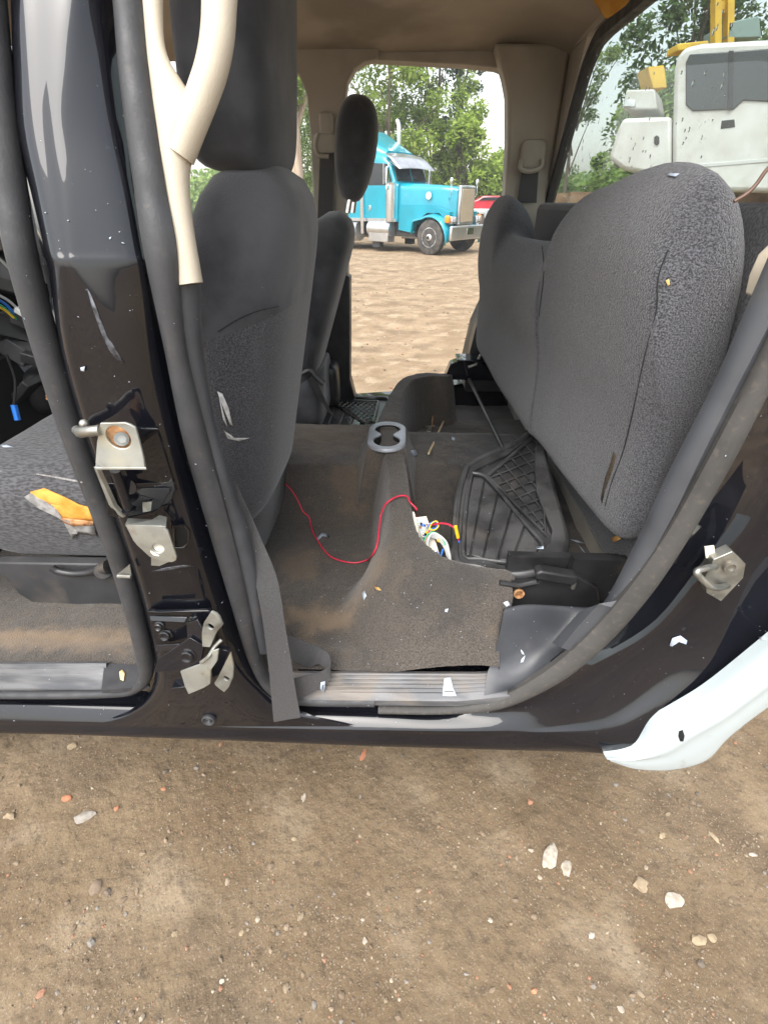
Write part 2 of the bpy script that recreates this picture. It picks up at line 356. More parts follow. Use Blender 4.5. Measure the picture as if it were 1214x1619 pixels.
# ------------------------------------------------------------------ hinges on the pillar
def ppts(l): return [PY(x, y, Y) for x, y, Y in l]
hg = MB()
hg.prism(ppts([(200,677,.53),(247,676,.563),(278,775,.565),(250,832,.566),(170,815,.566),(160,745,.545)]), (0, .006, 0))
hinge = part(hg, 'door_hinge', M_paint, pillar, bevel=.001)
mb = MB(); mb.prism(ppts([(214,676,.520),(248,676,.562),(226,716,.562),(208,716,.52)]), (.002, .003, -.004)); part(mb, 'hinge_arm', M_paint, hinge, bevel=.0008)
mb = MB(); mb.prism(ppts([(168,764,.535),(278,763,.566),(274,771,.566),(168,772,.535)]), (0, .004, -.003))
part(mb, 'hinge_arm', M_paint, hinge, bevel=.0008)
mb = MB(); mb.prism(ppts([(166,772,.535),(272,772,.562),(235,832,.562),(180,815,.545)]), (0, .004, 0)); part(mb, 'hinge_arm', M_paint, hinge, bevel=.0008)
mb = MB(); mb.plate(ppts([(158,669,.505),(200,668,.505),(214,676,.505),(221,700,.505),(231,742,.502),(150,742,.502),(153,700,.505)]), PY(187,692,.505), .015, (0, .0035, 0))
mb.prism(ppts([(150,739,.502),(231,739,.502),(229,728,.52),(152,728,.52)]), (0, 0, -.0035))
up = part(mb, 'hinge_plate', M_zinc, hinge, bevel=.0008)
mb = MB(); mb.cyl(PY(186,693,.516), PY(186,693,.535), .0165, .0165, 20); part(mb, 'rust_ring', M_rust, up)
mb = MB(); mb.cyl(PY(192,694,.513), PY(192,694,.517), .0085); mb.cyl(PY(193,694,.509), PY(193,694,.513), .0055, n=6); part(mb, 'bolt', M_steel, up)
mb = MB(); mb.cyl(PY(182,744,.522), PY(205,808,.535), .0062, .0062, 14); mb.lathe(PY(204,805,.535), (.1, 0, -1), [(0,.010),(.003,.010),(.003,.006)]); part(mb, 'hinge_pin', M_paint, hinge)
mb = MB(); mb.prism(ppts([(225,795,.552),(240,793,.552),(238,808,.552),(226,810,.552)]), (0, .002, 0)); part(mb, 'tab', M_steel, hinge); mb = MB(); mb.lathe(PY(204,769,.534), (0, -1, .2), [(0,.011),(.002,.011),(.002,.007)]); part(mb, 'pin_collar', M_paint, hinge)
mb = MB(); mb.tube(ppts([(122,680,.57),(128,684,.52),(140,682,.505),(158,680,.505)]), .0065, 10, smooth=4); mb.sup(PY(133,670,.54), (.006,.006,.006), 1, 1, nu=10, nv=6); part(mb, 'check_rod', M_steel, hinge)
mb = MB(); mb.prism(ppts([(148,738,.512),(153,742,.510),(180,800,.535),(196,818,.548),(188,818,.55),(172,798,.54)]), (.003, .004, 0)); part(mb, 'hinge_edge', M_zinc, hinge)
mb = MB(); mb.plate(ppts([(198,830,.518),(262,832,.518),(268,848,.518),(280,884,.515),(276,889,.515),(262,889,.515),(238,882,.515),(212,858,.517)]), PY(250,867,.516), .0085, (0, .0035, 0))
mb.prism(ppts([(198,830,.518),(262,832,.518),(264,817,.552),(252,814,.556),(240,821,.552),(202,819,.55)]), (0, 0, -.0035))
lo = part(mb, 'hinge_plate', M_zinc, hinge, bevel=.0008)
mb = MB(); mb.prism(ppts([(239,879,.520),(262,886,.520),(268,888,.520),(252,895,.520),(239,894,.520)]), (0, .003, 0)); part(mb, 'tab', M_zinc, lo)
mb = MB(); mb.cyl(PY(250,868,.521), PY(250,868,.527), .0105); part(mb, 'rust_ring', M_ivory, lo)
# lower hinge
mb = MB(); mb.prism(ppts([(233,966,.562),(248,969,.552),(330,966,.556),(345,975,.558),(342,1010,.560),(300,1022,.556),(246,1033,.552),(240,1000,.552)]), (0, .008, 0))
hinge2 = part(mb, 'door_hinge', M_paint, pillar, bevel=.002)
mb = MB(); mb.prism(ppts([(236,974,.545),(296,976,.540),(292,985,.535),(238,982,.54)]), (0, .006, -.003)); mb.prism(ppts([(246,1020,.54),(284,1018,.535),(280,1029,.53),(247,1030,.535)]), (0, .006, -.004))
mb.prism(ppts([(242,1064,.515),(250,1042,.522),(300,1008,.532),(322,1020,.528),(318,1046,.522),(285,1060,.512)]), (0, .004, -.004))
mb.prism(ppts([(295,985,.545),(312,980,.545),(324,1000,.535),(322,1022,.530),(296,1018,.532)]), (0, .006, 0)); part(mb, 'hinge_arm', M_paint, hinge2, bevel=.001); mb = MB(); mb.prism(ppts([(270,1089,.53),(296,1086,.53),(298,1096,.53),(272,1098,.53)]), (0, .02, 0)); part(mb, 'hinge_arm', M_paint, hinge2, bevel=.001)
for x, y, r, Y in ((262,1004,.0095,.551),(252,990,.007,.551),(308,983,.009,.553),(297,1037,.0115,.524)):
    mb = MB(); mb.lathe(PY(x, y, Y), (0, -1, .25), [(-.004,r*1.35),(.001,r*1.35),(.002,r),(.006,r),(.007,r*.8),(.005,r*.45),(.005,.0004)], 20); part(mb, 'bolt', M_paint, hinge2)
mb = MB(); mb.plate(ppts([(334,967,.520),(345,972,.522),(352,989,.525),(342,1000,.52),(326,1036,.512),(320,1034,.512),(319,1000,.514),(322,985,.516)]), PY(333,991,.518), .0065, (.001, .0035, 0))
mb2 = part(mb, 'hinge_plate', M_zinc, hinge2, bevel=.0006)
mb = MB(); mb.prism(ppts([(285,1062,.512),(318,1050,.516),(334,1030,.520),(345,1027,.522),(343,1046,.518),(333,1060,.512),(332,1082,.508),(322,1088,.508),(298,1098,.508),(292,1085,.510)]), (.001, .0035, 0)); part(mb, 'hinge_plate', M_zinc, hinge2, bevel=.0006)
mb = MB(); mb.plate(ppts([(364,1032,.53),(369,1054,.53),(368,1072,.528),(357,1096,.524),(352,1094,.524),(338,1082,.522),(345,1070,.524)]), PY(358,1073,.527), .0065, (.001, .0035, 0)); part(mb, 'hinge_plate', M_zinc, hinge2, bevel=.0006)
mb = MB(); mb.prism(ppts([(345,1026,.55),(362,1030,.545),(348,1068,.53),(336,1080,.53),(334,1060,.54)]), (0, .01, 0)); part(mb, 'hinge_arm', M_paint, hinge2, bevel=.0008)
mb = MB(); mb.tube(ppts([(318,1048,.515),(330,1038,.518),(340,1022,.53),(350,1012,.54)]), .0035, 8, smooth=4); part(mb, 'hinge_spring', M_steel, hinge2)
mb = MB(); mb.prism(ppts([(185,909,.56),(205,893,.56),(208,912,.555)]), (0, .003, 0)); mb.tube(ppts([(186,911,.553),(207,912,.553)]), .003, 8); part(mb, 'clip', M_steel, pillar)

# ------------------------------------------------------------------ striker on the rear jamb
def jt(l, Y): return [PY(x, y, Y) for x, y in l]
mb = MB(); mb.prism(jt(((1128,885),(1158,872),(1179,892),(1175,914),(1140,951),(1117,938),(1115,912)), .622), (0, .02, 0))
stk = part(mb, 'door_striker', M_steel, bevel=.001)
mb = MB(); mb.lathe(PY(1153, 895, .622), (0, -1, .1), [(0,.012),(.005,.011),(.006,.007),(.003,.0065),(.003,.0004)], 20); part(mb, 'bolt', M_steel, stk)
mb = MB(); mb.tube([PY(x, y, Y) for x, y, Y in ((1130,896,.622),(1118,898,.602),(1102,903,.593),(1106,912,.591),(1122,926,.592),(1134,929,.602),(1150,926,.622))], .0055, 10, smooth=5); part(mb, 'striker_loop', M_steel, stk)
mb = MB(); mb.prism(jt(((1114,865),(1129,863),(1131,880),(1116,883)), .635), (0, .002, 0)); part(mb, 'tag', M_ivory, stk)

# white outer corner of the body
Q0 = [(955,1193),(1000,1186),(1036,1158),(1068,1140),(1126,1106),(1210,1042),(1330,945)]
Q1 = [(960,1198),(1005,1203),(1058,1196),(1105,1168),(1152,1140),(1220,1090),(1345,1005)]
Q2 = [(966,1202),(1005,1215),(1062,1217),(1116,1203),(1153,1164),(1228,1108),(1360,1035)]
A = catmull([PY(x, y, .564) for x, y in Q0], 5); B = catmull([PY(x, y, .549) for x, y in Q1], 5); Cc = catmull([PY(x, y, .557) for x, y in Q2], 5)
rows = [[a+Vector((-.004, .03, .006)) for a in A], A, [(a*.45+b*.55)+Vector((0, -.008, 0)) for a, b in zip(A, B)], B, [(b*.4+c*.6)+Vector((0, -.004, 0)) for b, c in zip(B, Cc)], Cc, [c+Vector((0, .04, .0)) for c in Cc], [c+Vector((0, .12, .03)) for c in Cc]]
rows = [list(c) for c in zip(*[catmull([r[i] for r in rows], 4) for i in range(len(A))])]
qp = part(MB().loft(rows), 'outer_panel', M_white, angle=180)

# ------------------------------------------------------------------ sill plates and kick trim
def sill_plate(name, pl, pr, ytop, ybot, grooves, m, yw=.602, zz=None):
    rows = []
    for k in range(25):
        f = k/24; x = pl+(pr-pl)*f; fr = f
        t = PZ(x, ytop(f), .648); b = PY(x, ybot(f), yw)
        row = [t+Vector((0, .01, -.006)), t]
        for g_ in range(grooves):
            f0 = (g_+.5)/(grooves+1.6); fade = min(1, 6*fr+.2, 5*(1-fr)) if name == 'scuff_plate' else 1
            p = t+(b-t)*f0; w = (b-t)*(.28/(grooves+1.6))
            row += [p-w, p-w*.6+Vector((0, 0, .0035*fade)), p+w*.6+Vector((0, 0, .0035*fade)), p+w]
        row += [t+(b-t)*.93, b, b+Vector((0, .002, -.02))]
        rows.append(row)
    return part(MB().loft(rows), name, m, angle=35)
sill_plate('scuff_plate', 455, 830, lambda f: 1064+2*f-14*max(0, f-.8)*2, lambda f: 1107+3*f-40*max(0, f-.72), 5, M_scuff)
sill_plate('scuff_plate', -80, 168, lambda f: 1050-1*f, lambda f: 1091, 4, M_scuff, .612)
mb = MB(); mb.prism([PZ(x, y, .640) for x, y in ((165,1049),(232,1052),(236,1085),(160,1092))], (0, 0, -.01)); part(mb, 'sill_corner', M_rubber)
T0 = [(797,964,.715),(830,958,.728),(880,960,.738),(930,962,.74),(975,955,.74)]; T1 = [(790,1000,.685),(830,1004,.695),(875,1010,.70),(915,1000,.69),(960,975,.68)]
T2 = [(778,1045,.662),(822,1050,.66),(862,1045,.655),(900,1030,.645),(945,985,.64)]; T3 = [(770,1066,.645),(810,1078,.63),(850,1070,.625),(890,1042,.625),(935,992,.625)]; T4 = [(765,1100,.608),(800,1092,.610),(845,1078,.61),(890,1048,.615),(935,1000,.615)]
rows = [catmull([PY(*p) for p in T], 5) for T in (T0, T1, T2, T3, T4)]
rows = [[p+Vector((0, .012, -.02)) for p in rows[0]]]+rows
rows = [list(c) for c in zip(*[catmull([r[i] for r in rows], 5) for i in range(len(rows[0]))])]
part(MB().loft(rows), 'kick_trim', M_trim, angle=180)
# wide trim band inside the rear seal
Lp = [(893,1024),(925,990),(962,940),(1008,850),(1040,780),(1072,715),(1130,600),(1182,480),(1225,380)]; Rp = [(908,1032),(950,985),(1003,920),(1055,832),(1086,770),(1114,712),(1163,615),(1222,500),(1265,400)]
part(strip(MB(), [PY(x, y, .64) for x, y in Lp], [PY(x, y, .612) for x, y in Rp], .006, back=.03), 'door_trim', M_trim)
mb = MB(); mb.prism([PY(x, y, .66) for x, y in ((1199,471),(1206,440),(1222,405),(1300,330),(1340,330),(1300,471))], (0, .03, 0)); part(mb, 'pillar_trim', M_beige, bevel=.003)

pp = [PY(x, y, .68) for x, y in ((1262,440),(1296,300),(1325,100),(1345,-150),(1345,-420),(1800,-420),(1800,500),(1600,760),(1480,745),(1350,540))]
for p in pp: p.x = min(p.x, .80); p.z = min(p.z, 1.97)
mb = MB(); mb.prism(pp, (0, .05, 0)); part(mb, 'rear_corner', M_paint, bevel=.012)

# ------------------------------------------------------------------ carpet
RIDGE_PX = [(705,592,.885),(675,592,.885),(645,600,.885),(628,622,.88),(620,655,.875),(618,690,.87),(628,740,.86),(634,800,.85),(648,850,.835),(690,888,.82),(740,903,.81),(795,910,.80)]
RIDGE = [PZ(*p) for p in RIDGE_PX]; RIDGE = catmull(RIDGE, 3)
BIN = [(p.x, p.y) for p in RIDGE]+[(.8, .79), (.8, 2.05)]
def inside(x, y):
    c = False; n = len(BIN)
    for i in range(n):
        x1, y1 = BIN[i]; x2, y2 = BIN[i-1]
        if (y1 > y) != (y2 > y) and x < (x2-x1)*(y-y1)/(y2-y1)+x1: c = not c
    return c
RS = [(RIDGE[i].x, RIDGE[i].y, RIDGE[i].z, RIDGE[i+1].x-RIDGE[i].x, RIDGE[i+1].y-RIDGE[i].y, RIDGE[i+1].z-RIDGE[i].z) for i in range(len(RIDGE)-1)]
CUP = PZ(612, 688, .882)
def floor_z(x, y):
    base = .634-.012*sstep(-x, .45, .6)+.012*(1-sstep(y, .68, .74))
    tun = .155*sstep(y, 1.20, 1.345)*(1-sstep(y, 1.66, 1.80))
    best = 9; bz = .85
    for x1, y1, z1, dx, dy, dz in RS:
        t = ((x-x1)*dx+(y-y1)*dy)/(dx*dx+dy*dy+1e-12); t = 0 if t < 0 else 1 if t > 1 else t
        d = math.hypot(x-x1-dx*t, y-y1-dy*t)
        if d < best: best = d; bz = z1+dz*t
    ins = inside(x, y)
    if ins:
        b0 = .672+.10*sstep(y, 1.18, 1.4)*(1-sstep(y, 1.62, 1.85))*(1-sstep(x, .42, .6)); wd = .028
    else:
        b0 = base+tun; wd = .055 if y > 1.05 else .055+.12*sstep(1.05-y, 0, .25)
    f = 1-sstep(best, .024, .024+wd); z = b0+(bz-b0)*f if bz > b0 else b0
    q = max(abs(x-CUP.x)-.052, abs(y-CUP.y)-.085); f = 1-sstep(q, 0, .045); z = max(z, b0+((.876 if q > -.012 else .74)-b0)*f)
    if x > .222+.036*sstep(y, .69, .76) and y < .80: return .60
    v = Vector((x, y, 0)); return z+.004*mnoise.fractal(v*9, 1, 2, 3)+.0012*mnoise.noise(v*90)
nx, ny = 330, 250
mb = MB(); mb.loft([[Vector((x, y, floor_z(x, y))) for x in [-1.35+2.05*i/nx for i in range(nx+1)]] for y in [.650+1.66*j/ny for j in range(ny+1)]])
carpet = part(mb, 'floor_carpet', M_carpet, angle=180)
def dust_and_dark_spots(m, spots, colr):                     # trodden-in dirt and darker carpet, each patch with its own place and ragged outline
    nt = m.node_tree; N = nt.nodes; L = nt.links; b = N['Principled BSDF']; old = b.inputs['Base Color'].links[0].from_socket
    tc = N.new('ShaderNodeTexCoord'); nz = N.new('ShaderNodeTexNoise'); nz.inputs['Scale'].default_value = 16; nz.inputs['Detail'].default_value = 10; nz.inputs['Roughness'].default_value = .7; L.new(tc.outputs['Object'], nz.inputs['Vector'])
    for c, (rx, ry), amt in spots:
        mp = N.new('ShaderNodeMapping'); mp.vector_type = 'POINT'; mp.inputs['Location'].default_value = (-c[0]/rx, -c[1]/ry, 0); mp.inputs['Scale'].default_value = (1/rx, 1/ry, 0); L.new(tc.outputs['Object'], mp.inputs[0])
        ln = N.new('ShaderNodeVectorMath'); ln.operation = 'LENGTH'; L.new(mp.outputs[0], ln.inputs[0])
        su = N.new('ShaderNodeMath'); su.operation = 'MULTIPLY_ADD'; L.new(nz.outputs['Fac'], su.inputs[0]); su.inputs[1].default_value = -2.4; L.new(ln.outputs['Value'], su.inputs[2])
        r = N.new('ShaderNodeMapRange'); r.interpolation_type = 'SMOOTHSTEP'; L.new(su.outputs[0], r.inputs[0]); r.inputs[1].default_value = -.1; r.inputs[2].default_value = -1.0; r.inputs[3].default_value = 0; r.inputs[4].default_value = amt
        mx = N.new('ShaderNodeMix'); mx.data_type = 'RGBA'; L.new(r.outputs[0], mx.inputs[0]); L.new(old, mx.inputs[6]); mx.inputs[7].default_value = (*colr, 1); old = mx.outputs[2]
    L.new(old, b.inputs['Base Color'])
dust_and_dark_spots(M_carpet, [(PZ(500, 975, .635), (.13, .06), .8), (PZ(475, 890, .635), (.10, .10), .5), (PZ(585, 955, .635), (.06, .07), .5), (PZ(520, 690, .79), (.22, .22), .5), (PZ(470, 1030, .635), (.12, .05), .4), (PZ(100, 1015, .62), (.45, .05), .8), (PZ(560, 760, .75), (.15, .08), .3)], (.19, .135, .085))
dust_and_dark_spots(M_carpet, [((.37, 1.42, 0), (.29, .55), .95), (PZ(705, 985, .68), (.13, .09), .5)], (.024, .023, .024))  # darker carpet colour over the storage bin and the near slope
# cup holder
mb = MB(); z0 = CUP.z
def cupring(r0, zz, ex=0):
    pts = []
    for k in range(48):
        a = 2*math.pi*k/48; cx, cy = math.cos(a), math.sin(a)
        pts.append(Vector((CUP.x+cx*r0+0, CUP.y+cy*r0+(.047 if cy > 0 else -.047)*(1 if abs(cy) > .02 else 0), zz)))
    return pts
def cuphole(s, zz):                               # figure-eight opening
    pts = []
    for k in range(48):
        a = 2*math.pi*k/48; cx, cy = math.cos(a), math.sin(a)
        w = .041*math.sqrt(max(0, 1-((abs(cy)*.085-.044)/.041)**2)) if abs(abs(cy)*.085-.044) < .041 else 0
        w = max(w, .019 if abs(cy) < .5 else 0)
        pts.append(Vector((CUP.x+(1 if cx > 0 else -1)*w*s*(1 if abs(cx) > .02 else 0), CUP.y+cy*.085*s, zz)))
    return pts
mb.loft([cupring(.060, z0-.008), cupring(.060, z0+.001), cupring(.058, z0+.003), cuphole(1.03, z0+.003), cuphole(1.0, z0-.001)], True)
cup = part(mb, 'cup_holder', M_silver, angle=60)
mb = MB(); mb.loft([cuphole(1.02, z0+.0005), cuphole(.93, z0-.095), cuphole(.3, z0-.097)], True); mb.f.append(list(range(96, 144))); part(mb, 'cup_well', M_dark, cup, angle=50)

# ------------------------------------------------------------------ cab shell, far side
def wallp(name, px, Y, th, m, bev=.006, parent=None):
    pp = [PY(x, y, Y) for x, y in px]
    for p in pp: p.x = min(p.x, .548)
    mb = MB(); mb.prism(pp, (0, th, 0)); return part(mb, name, m, parent, bevel=bev)
FB = wallp('far_pillar', [(440,60),(600,60),(597,92),(576,96),(560,108),(549,128),(545,160),(545,200),(548,300),(550,452),(506,452),(500,400),(495,320),(491,220),(485,150),(472,118),(452,104),(440,103)], 2.25, .07, M_grey_beige)
mb = MB(); mb.prism([PY(x, y, 2.24) for x, y in ((503,436),(553,436),(553,600),(562,634),(475,640),(490,560))], (0, .09, 0)); part(mb, 'pillar_lower_trim', M_blkplast, FB, bevel=.01)
mb = MB(); mb.sup(PY(522,606,2.16), (.045,.07,.10), .35, .5); part(mb, 'belt_housing', M_blkplast, FB)
mb = MB(); mb.prism([PY(x, y, 2.22) for x, y in ((506,240),(528,240),(526,345),(502,345))], (0, .004, 0)); bt = part(mb, 'seat_belt', M_belt, FB)
mb = MB(); mb.sup(PY(516,196,2.235), (.026,.02,.035), .4, .5); mb.sup(PY(514,226,2.225), (.045,.012,.03), .4, .5); mb.tube([PY(x, y, 2.215) for x, y in ((503,210),(499,228),(503,244),(520,247))], .008, 8, smooth=3); part(mb, 'belt_anchor', M_grey_beige, FB)
wallp('far_roof_rail', [(430,40),(820,40),(812,112),(800,112),(785,106),(740,101),(650,96),(590,93),(440,93)], 2.27, .08, M_grey_beige)
wallp('far_roof_rail', [(785,100),(800,95),(812,96),(814,150),(806,150),(800,124)], 2.29, .05, M_dark, 0)
FC = wallp('far_rear_pillar', [(782,66),(925,66),(922,100),(905,142),(890,200),(872,300),(855,420),(780,480),(788,430),(798,320),(803,230),(803,150),(798,122)], 2.20, .09, M_grey_beige, .012)
mb = MB(); mb.prism([PY(x, y, 2.18) for x, y in ((826,258),(852,258),(848,320),(818,320))], (0, .004, 0)); part(mb, 'seat_belt', M_belt, FC)
mb = MB(); mb.sup(PY(842,244,2.19), (.045,.02,.045), .4, .5); mb.tube([PY(x, y, 2.165) for x, y in ((824,252),(822,264),(830,270),(846,269),(856,262),(857,250))], .008, 8, smooth=3); part(mb, 'belt_anchor', M_grey_beige, FC)
wallp('far_sill', [(470,632),(562,632),(620,628),(760,600),(820,600),(820,690),(470,690)], 2.30, .10, M_paint, .004)
wallp('far_rear_trim', [(735,590),(752,520),(790,440),(860,440),(860,620),(735,620)], 2.10, .22, M_blkplast, .01)
mb = MB(); mb.prism([PY(x, y, 2.0) for x, y in ((702,600),(712,576),(726,570),(760,570),(780,590),(782,602))], (0, .06, 0)); mb.box(PY(745,566,2.03), (.13,.10,.012)); part(mb, 'seat_bracket', M_paint, bevel=.003)
mb = MB(); mb.tube([PY(x, y, 2.0) for x, y in ((740,580),(752,576),(760,560))], .006, 6); part(mb, 'bracket_bolt', M_steel)
# roof: headliner, outer skin, near rail, front header, rear wall
def roof_z(x, y):
    return 1.985-.05*abs((y-1.5)/.8)**5-.05*sstep(x, .35, .62)**1.5-.05*sstep(-x, .9, 1.25)
mb = MB(); mb.loft([[Vector((x, y, roof_z(x, y)+.002*mnoise.noise(Vector((x*5, y*5, 0))))) for x in [-1.25+1.88*i/50 for i in range(51)]] for y in [.70+1.60*j/50 for j in range(51)]])
part(mb, 'headliner', M_head, angle=180)
mb = MB(); mb.loft([[Vector((x, y, roof_z(x, y)+.035)) for x in [-1.27+1.93*i/20 for i in range(21)]] for y in [.69+1.66*j/20 for j in range(21)]]); part(mb, 'roof', M_paint, angle=180)
mb = MB(); mb.box((-.31, .70, 1.955), (1.9, .06, .09)); part(mb, 'roof_rail', M_paint, bevel=.015)
mb = MB(); mb.box((-.31, 2.345, 2.0), (1.9, .03, .12)); part(mb, 'roof_rail', M_paint, bevel=.01)
mb = MB(); mb.prism([PY(x, y, 1.55) for x, y in ((935,-4),(962,-14),(1010,-20),(990,8),(966,26),(957,30),(948,14))], (0, .02, .01)); part(mb, 'torn_flap', M_foam, bevel=.002)
XW = .56
def winloop(grow, x, n=10):
    y0, y1, z0_, z1 = .82-grow, 2.20+grow, 1.40-grow, 1.895+grow; r = .09; pts = []
    for cy, cz, a0 in ((y1-r, z1-r, 0), (y0+r, z1-r, 90), (y0+r, z0_+r, 180), (y1-r, z0_+r, 270)):
        for k in range(n+1):
            a = R(a0+90*k/n); yy, zz = cy+r*math.cos(a), cz+r*math.sin(a); pts.append(Vector((x, yy-(.20*(zz-1.50)/.38 if yy > 1.5 else 0), zz)))
    return pts
mb = MB(); mb.loft([winloop(.0, XW-.012), winloop(.028, XW-.012), winloop(.028, XW+.02), winloop(0, XW+.02), winloop(0, XW-.012)], True)
rw = part(mb, 'rear_window', M_rubber)
M_glass = bpy.data.materials.new('wet_glass'); M_glass.use_nodes = True
def glass_nodes(m, tint, dust):
    nt = m.node_tree; N = nt.nodes; L = nt.links; N.remove(N['Principled BSDF'])
    tr = N.new('ShaderNodeBsdfTransparent'); tr.inputs[0].default_value = (*tint, 1); gl = N.new('ShaderNodeBsdfGlossy'); gl.inputs['Roughness'].default_value = .02
    df = N.new('ShaderNodeBsdfDiffuse'); df.inputs[0].default_value = (.55, .58, .58, 1); fr = N.new('ShaderNodeFresnel'); fr.inputs[0].default_value = 1.5
    tc = N.new('ShaderNodeTexCoord'); vo = N.new('ShaderNodeTexVoronoi'); vo.inputs['Scale'].default_value = 75; L.new(tc.outputs['Object'], vo.inputs['Vector'])
    mr = N.new('ShaderNodeMapRange'); L.new(vo.outputs['Distance'], mr.inputs[0]); mr.inputs[1].default_value = .16; mr.inputs[2].default_value = .10; mr.inputs[3].default_value = 0; mr.inputs[4].default_value = .5
    nz = N.new('ShaderNodeTexNoise'); nz.inputs['Scale'].default_value = 9; nz.inputs['Detail'].default_value = 5; L.new(tc.outputs['Object'], nz.inputs['Vector'])
    m2 = N.new('ShaderNodeMapRange'); L.new(nz.outputs['Fac'], m2.inputs[0]); m2.inputs[1].default_value = .5; m2.inputs[2].default_value = .62; m2.inputs[3].default_value = .0; m2.inputs[4].default_value = 1
    mu = N.new('ShaderNodeMath'); mu.operation = 'MULTIPLY'; L.new(mr.outputs[0], mu.inputs[0]); L.new(m2.outputs[0], mu.inputs[1])
    ad = N.new('ShaderNodeMath'); ad.operation = 'ADD'; L.new(mu.outputs[0], ad.inputs[0]); ad.inputs[1].default_value = dust
    ge = N.new('ShaderNodeNewGeometry'); ff = N.new('ShaderNodeMapRange'); L.new(ge.outputs['Backfacing'], ff.inputs[0]); ff.inputs[3].default_value = .6; ff.inputs[4].default_value = 0      # one reflecting face
    fm_ = N.new('ShaderNodeMath'); fm_.operation = 'MULTIPLY'; L.new(fr.outputs[0], fm_.inputs[0]); L.new(ff.outputs[0], fm_.inputs[1])
    x1 = N.new('ShaderNodeMixShader'); L.new(fm_.outputs[0], x1.inputs[0]); L.new(tr.outputs[0], x1.inputs[1]); L.new(gl.outputs[0], x1.inputs[2])
    x2 = N.new('ShaderNodeMixShader'); L.new(ad.outputs[0], x2.inputs[0]); L.new(x1.outputs[0], x2.inputs[1]); L.new(df.outputs[0], x2.inputs[2])
    L.new(x2.outputs[0], N['Material Output'].inputs[0])
glass_nodes(M_glass, (.78, .82, .81), .07)
mb = MB(); mb.prism(winloop(.005, XW), (.005, 0, 0)); part(mb, 'window_pane', M_glass, rw, smooth=False)
# drops on the pane
mb = MB(); random.seed(3)
for i in range(150):
    y = random.uniform(1.1, 2.12); z = random.uniform(1.5, 1.88); r = random.uniform(.0012, .003)
    mb.sup((XW-.0005, y, z), (r*.5, r, r*random.choice((1, 1.2, 2.2))), 1, 1, nu=8, nv=5)
M_drop = mat('water_drop', (.9, .95, .95), rough=.02, trans=1); d = part(mb, 'rain_drops', M_drop, rw, weld=False); d['kind'] = 'stuff'
mb = MB(); mb.box((XW+.01, 1.55, 1.0), (.05, 1.5, .74)); mb.prism([Vector((XW-.01, y, z)) for y, z in ((2.32,1.38),(2.24,1.38),(2.235,1.5),(2.03,1.93),(2.32,1.93))], (.04, 0, 0)); mb.box((XW+.01, 1.5, 1.965), (.05, 1.6, .075)); part(mb, 'rear_wall', M_grey_beige)
mb = MB(); mb.box((.2, 1.45, .58), (.86, 1.5, .03)); mb.box((-.9, 1.45, .57), (1.0, 1.5, .03)); part(mb, 'floor_pan', M_paint)

# ------------------------------------------------------------------ seats
def sq(x, e): return math.copysign(abs(x)**e, x)
def seat_back(name, parent, xr, slope, zr, y0, y1, zb, zt, m, thick=.20):
    rows = []; H = zt-zb
    for k in range(26):
        f = k/25; z = zb+H*f; w = (y1-y0)/2; cy = (y0+y1)/2
        th = th0 = thick-.04*f; sh = 1.0
        if f > .68: q = (f-.68)/.32; sh = max(.02, (1-q**2.6))**.43; th *= max(.05, (1-q**5))**.5
        if f < .1: q = (.1-f)/.1; th *= (1-.3*q*q); sh *= 1-.05*q*q
        xx = xr+(z-zr)*slope; cx = xx-th0/2-.012*(f > .76)*((f-.76)/.24)**3
        row = []
        for j in range(40):
            a = 2*math.pi*j/40
            row.append(Vector((cx+th/2*sq(math.cos(a), .72), cy+w*sh*(1-.05*(1-f))*sq(math.sin(a), .58), z)))
        rows.append(row)
    return part(MB().loft(rows, True, True), name, m, parent, angle=180)
M_back = mat('seat_back_cloth', (.024, .025, .029), (.072, .073, .082), 7, rough=.95, sheen=.3, bump=.35, bscale=300, bdist=.003, stains=((DUST, 8, .58, .8, .12),))
def zsplit(m, z, c1, c2, sc):                       # carpeted lower panel of the seat back, sewn on along a seam at height z
    nt = m.node_tree; N = nt.nodes; L = nt.links; b = N['Principled BSDF']; old = b.inputs['Base Color'].links[0].from_socket
    tc = N.new('ShaderNodeTexCoord'); sp = N.new('ShaderNodeSeparateXYZ'); L.new(tc.outputs['Object'], sp.inputs[0])
    nz = N.new('ShaderNodeTexNoise'); nz.inputs['Scale'].default_value = sc; nz.inputs['Detail'].default_value = 3; L.new(tc.outputs['Object'], nz.inputs['Vector'])
    r = N.new('ShaderNodeMapRange'); L.new(nz.outputs['Fac'], r.inputs[0]); r.inputs[1].default_value = .36; r.inputs[2].default_value = .66
    mx = N.new('ShaderNodeMix'); mx.data_type = 'RGBA'; L.new(r.outputs[0], mx.inputs[0]); mx.inputs[6].default_value = (*c1, 1); mx.inputs[7].default_value = (*c2, 1)
    lt = N.new('ShaderNodeMath'); lt.operation = 'LESS_THAN'; tl = N.new('ShaderNodeMath'); tl.operation = 'MULTIPLY_ADD'; L.new(sp.outputs[0], tl.inputs[0]); tl.inputs[1].default_value = -.28; L.new(sp.outputs[2], tl.inputs[2]); L.new(tl.outputs[0], lt.inputs[0]); lt.inputs[1].default_value = z
    m2 = N.new('ShaderNodeMix'); m2.data_type = 'RGBA'; L.new(lt.outputs[0], m2.inputs[0]); L.new(old, m2.inputs[6]); L.new(mx.outputs[2], m2.inputs[7]); L.new(m2.outputs[2], b.inputs['Base Color'])
zsplit(M_back, 1.302+.28*.33, (.028, .028, .032), (.098, .098, .108), 420)
fs = seat_back('front_seat', truck, -.20, .22, 1.40, .835, 1.345, .84, 1.568, M_back, .235); FSEAT = fs
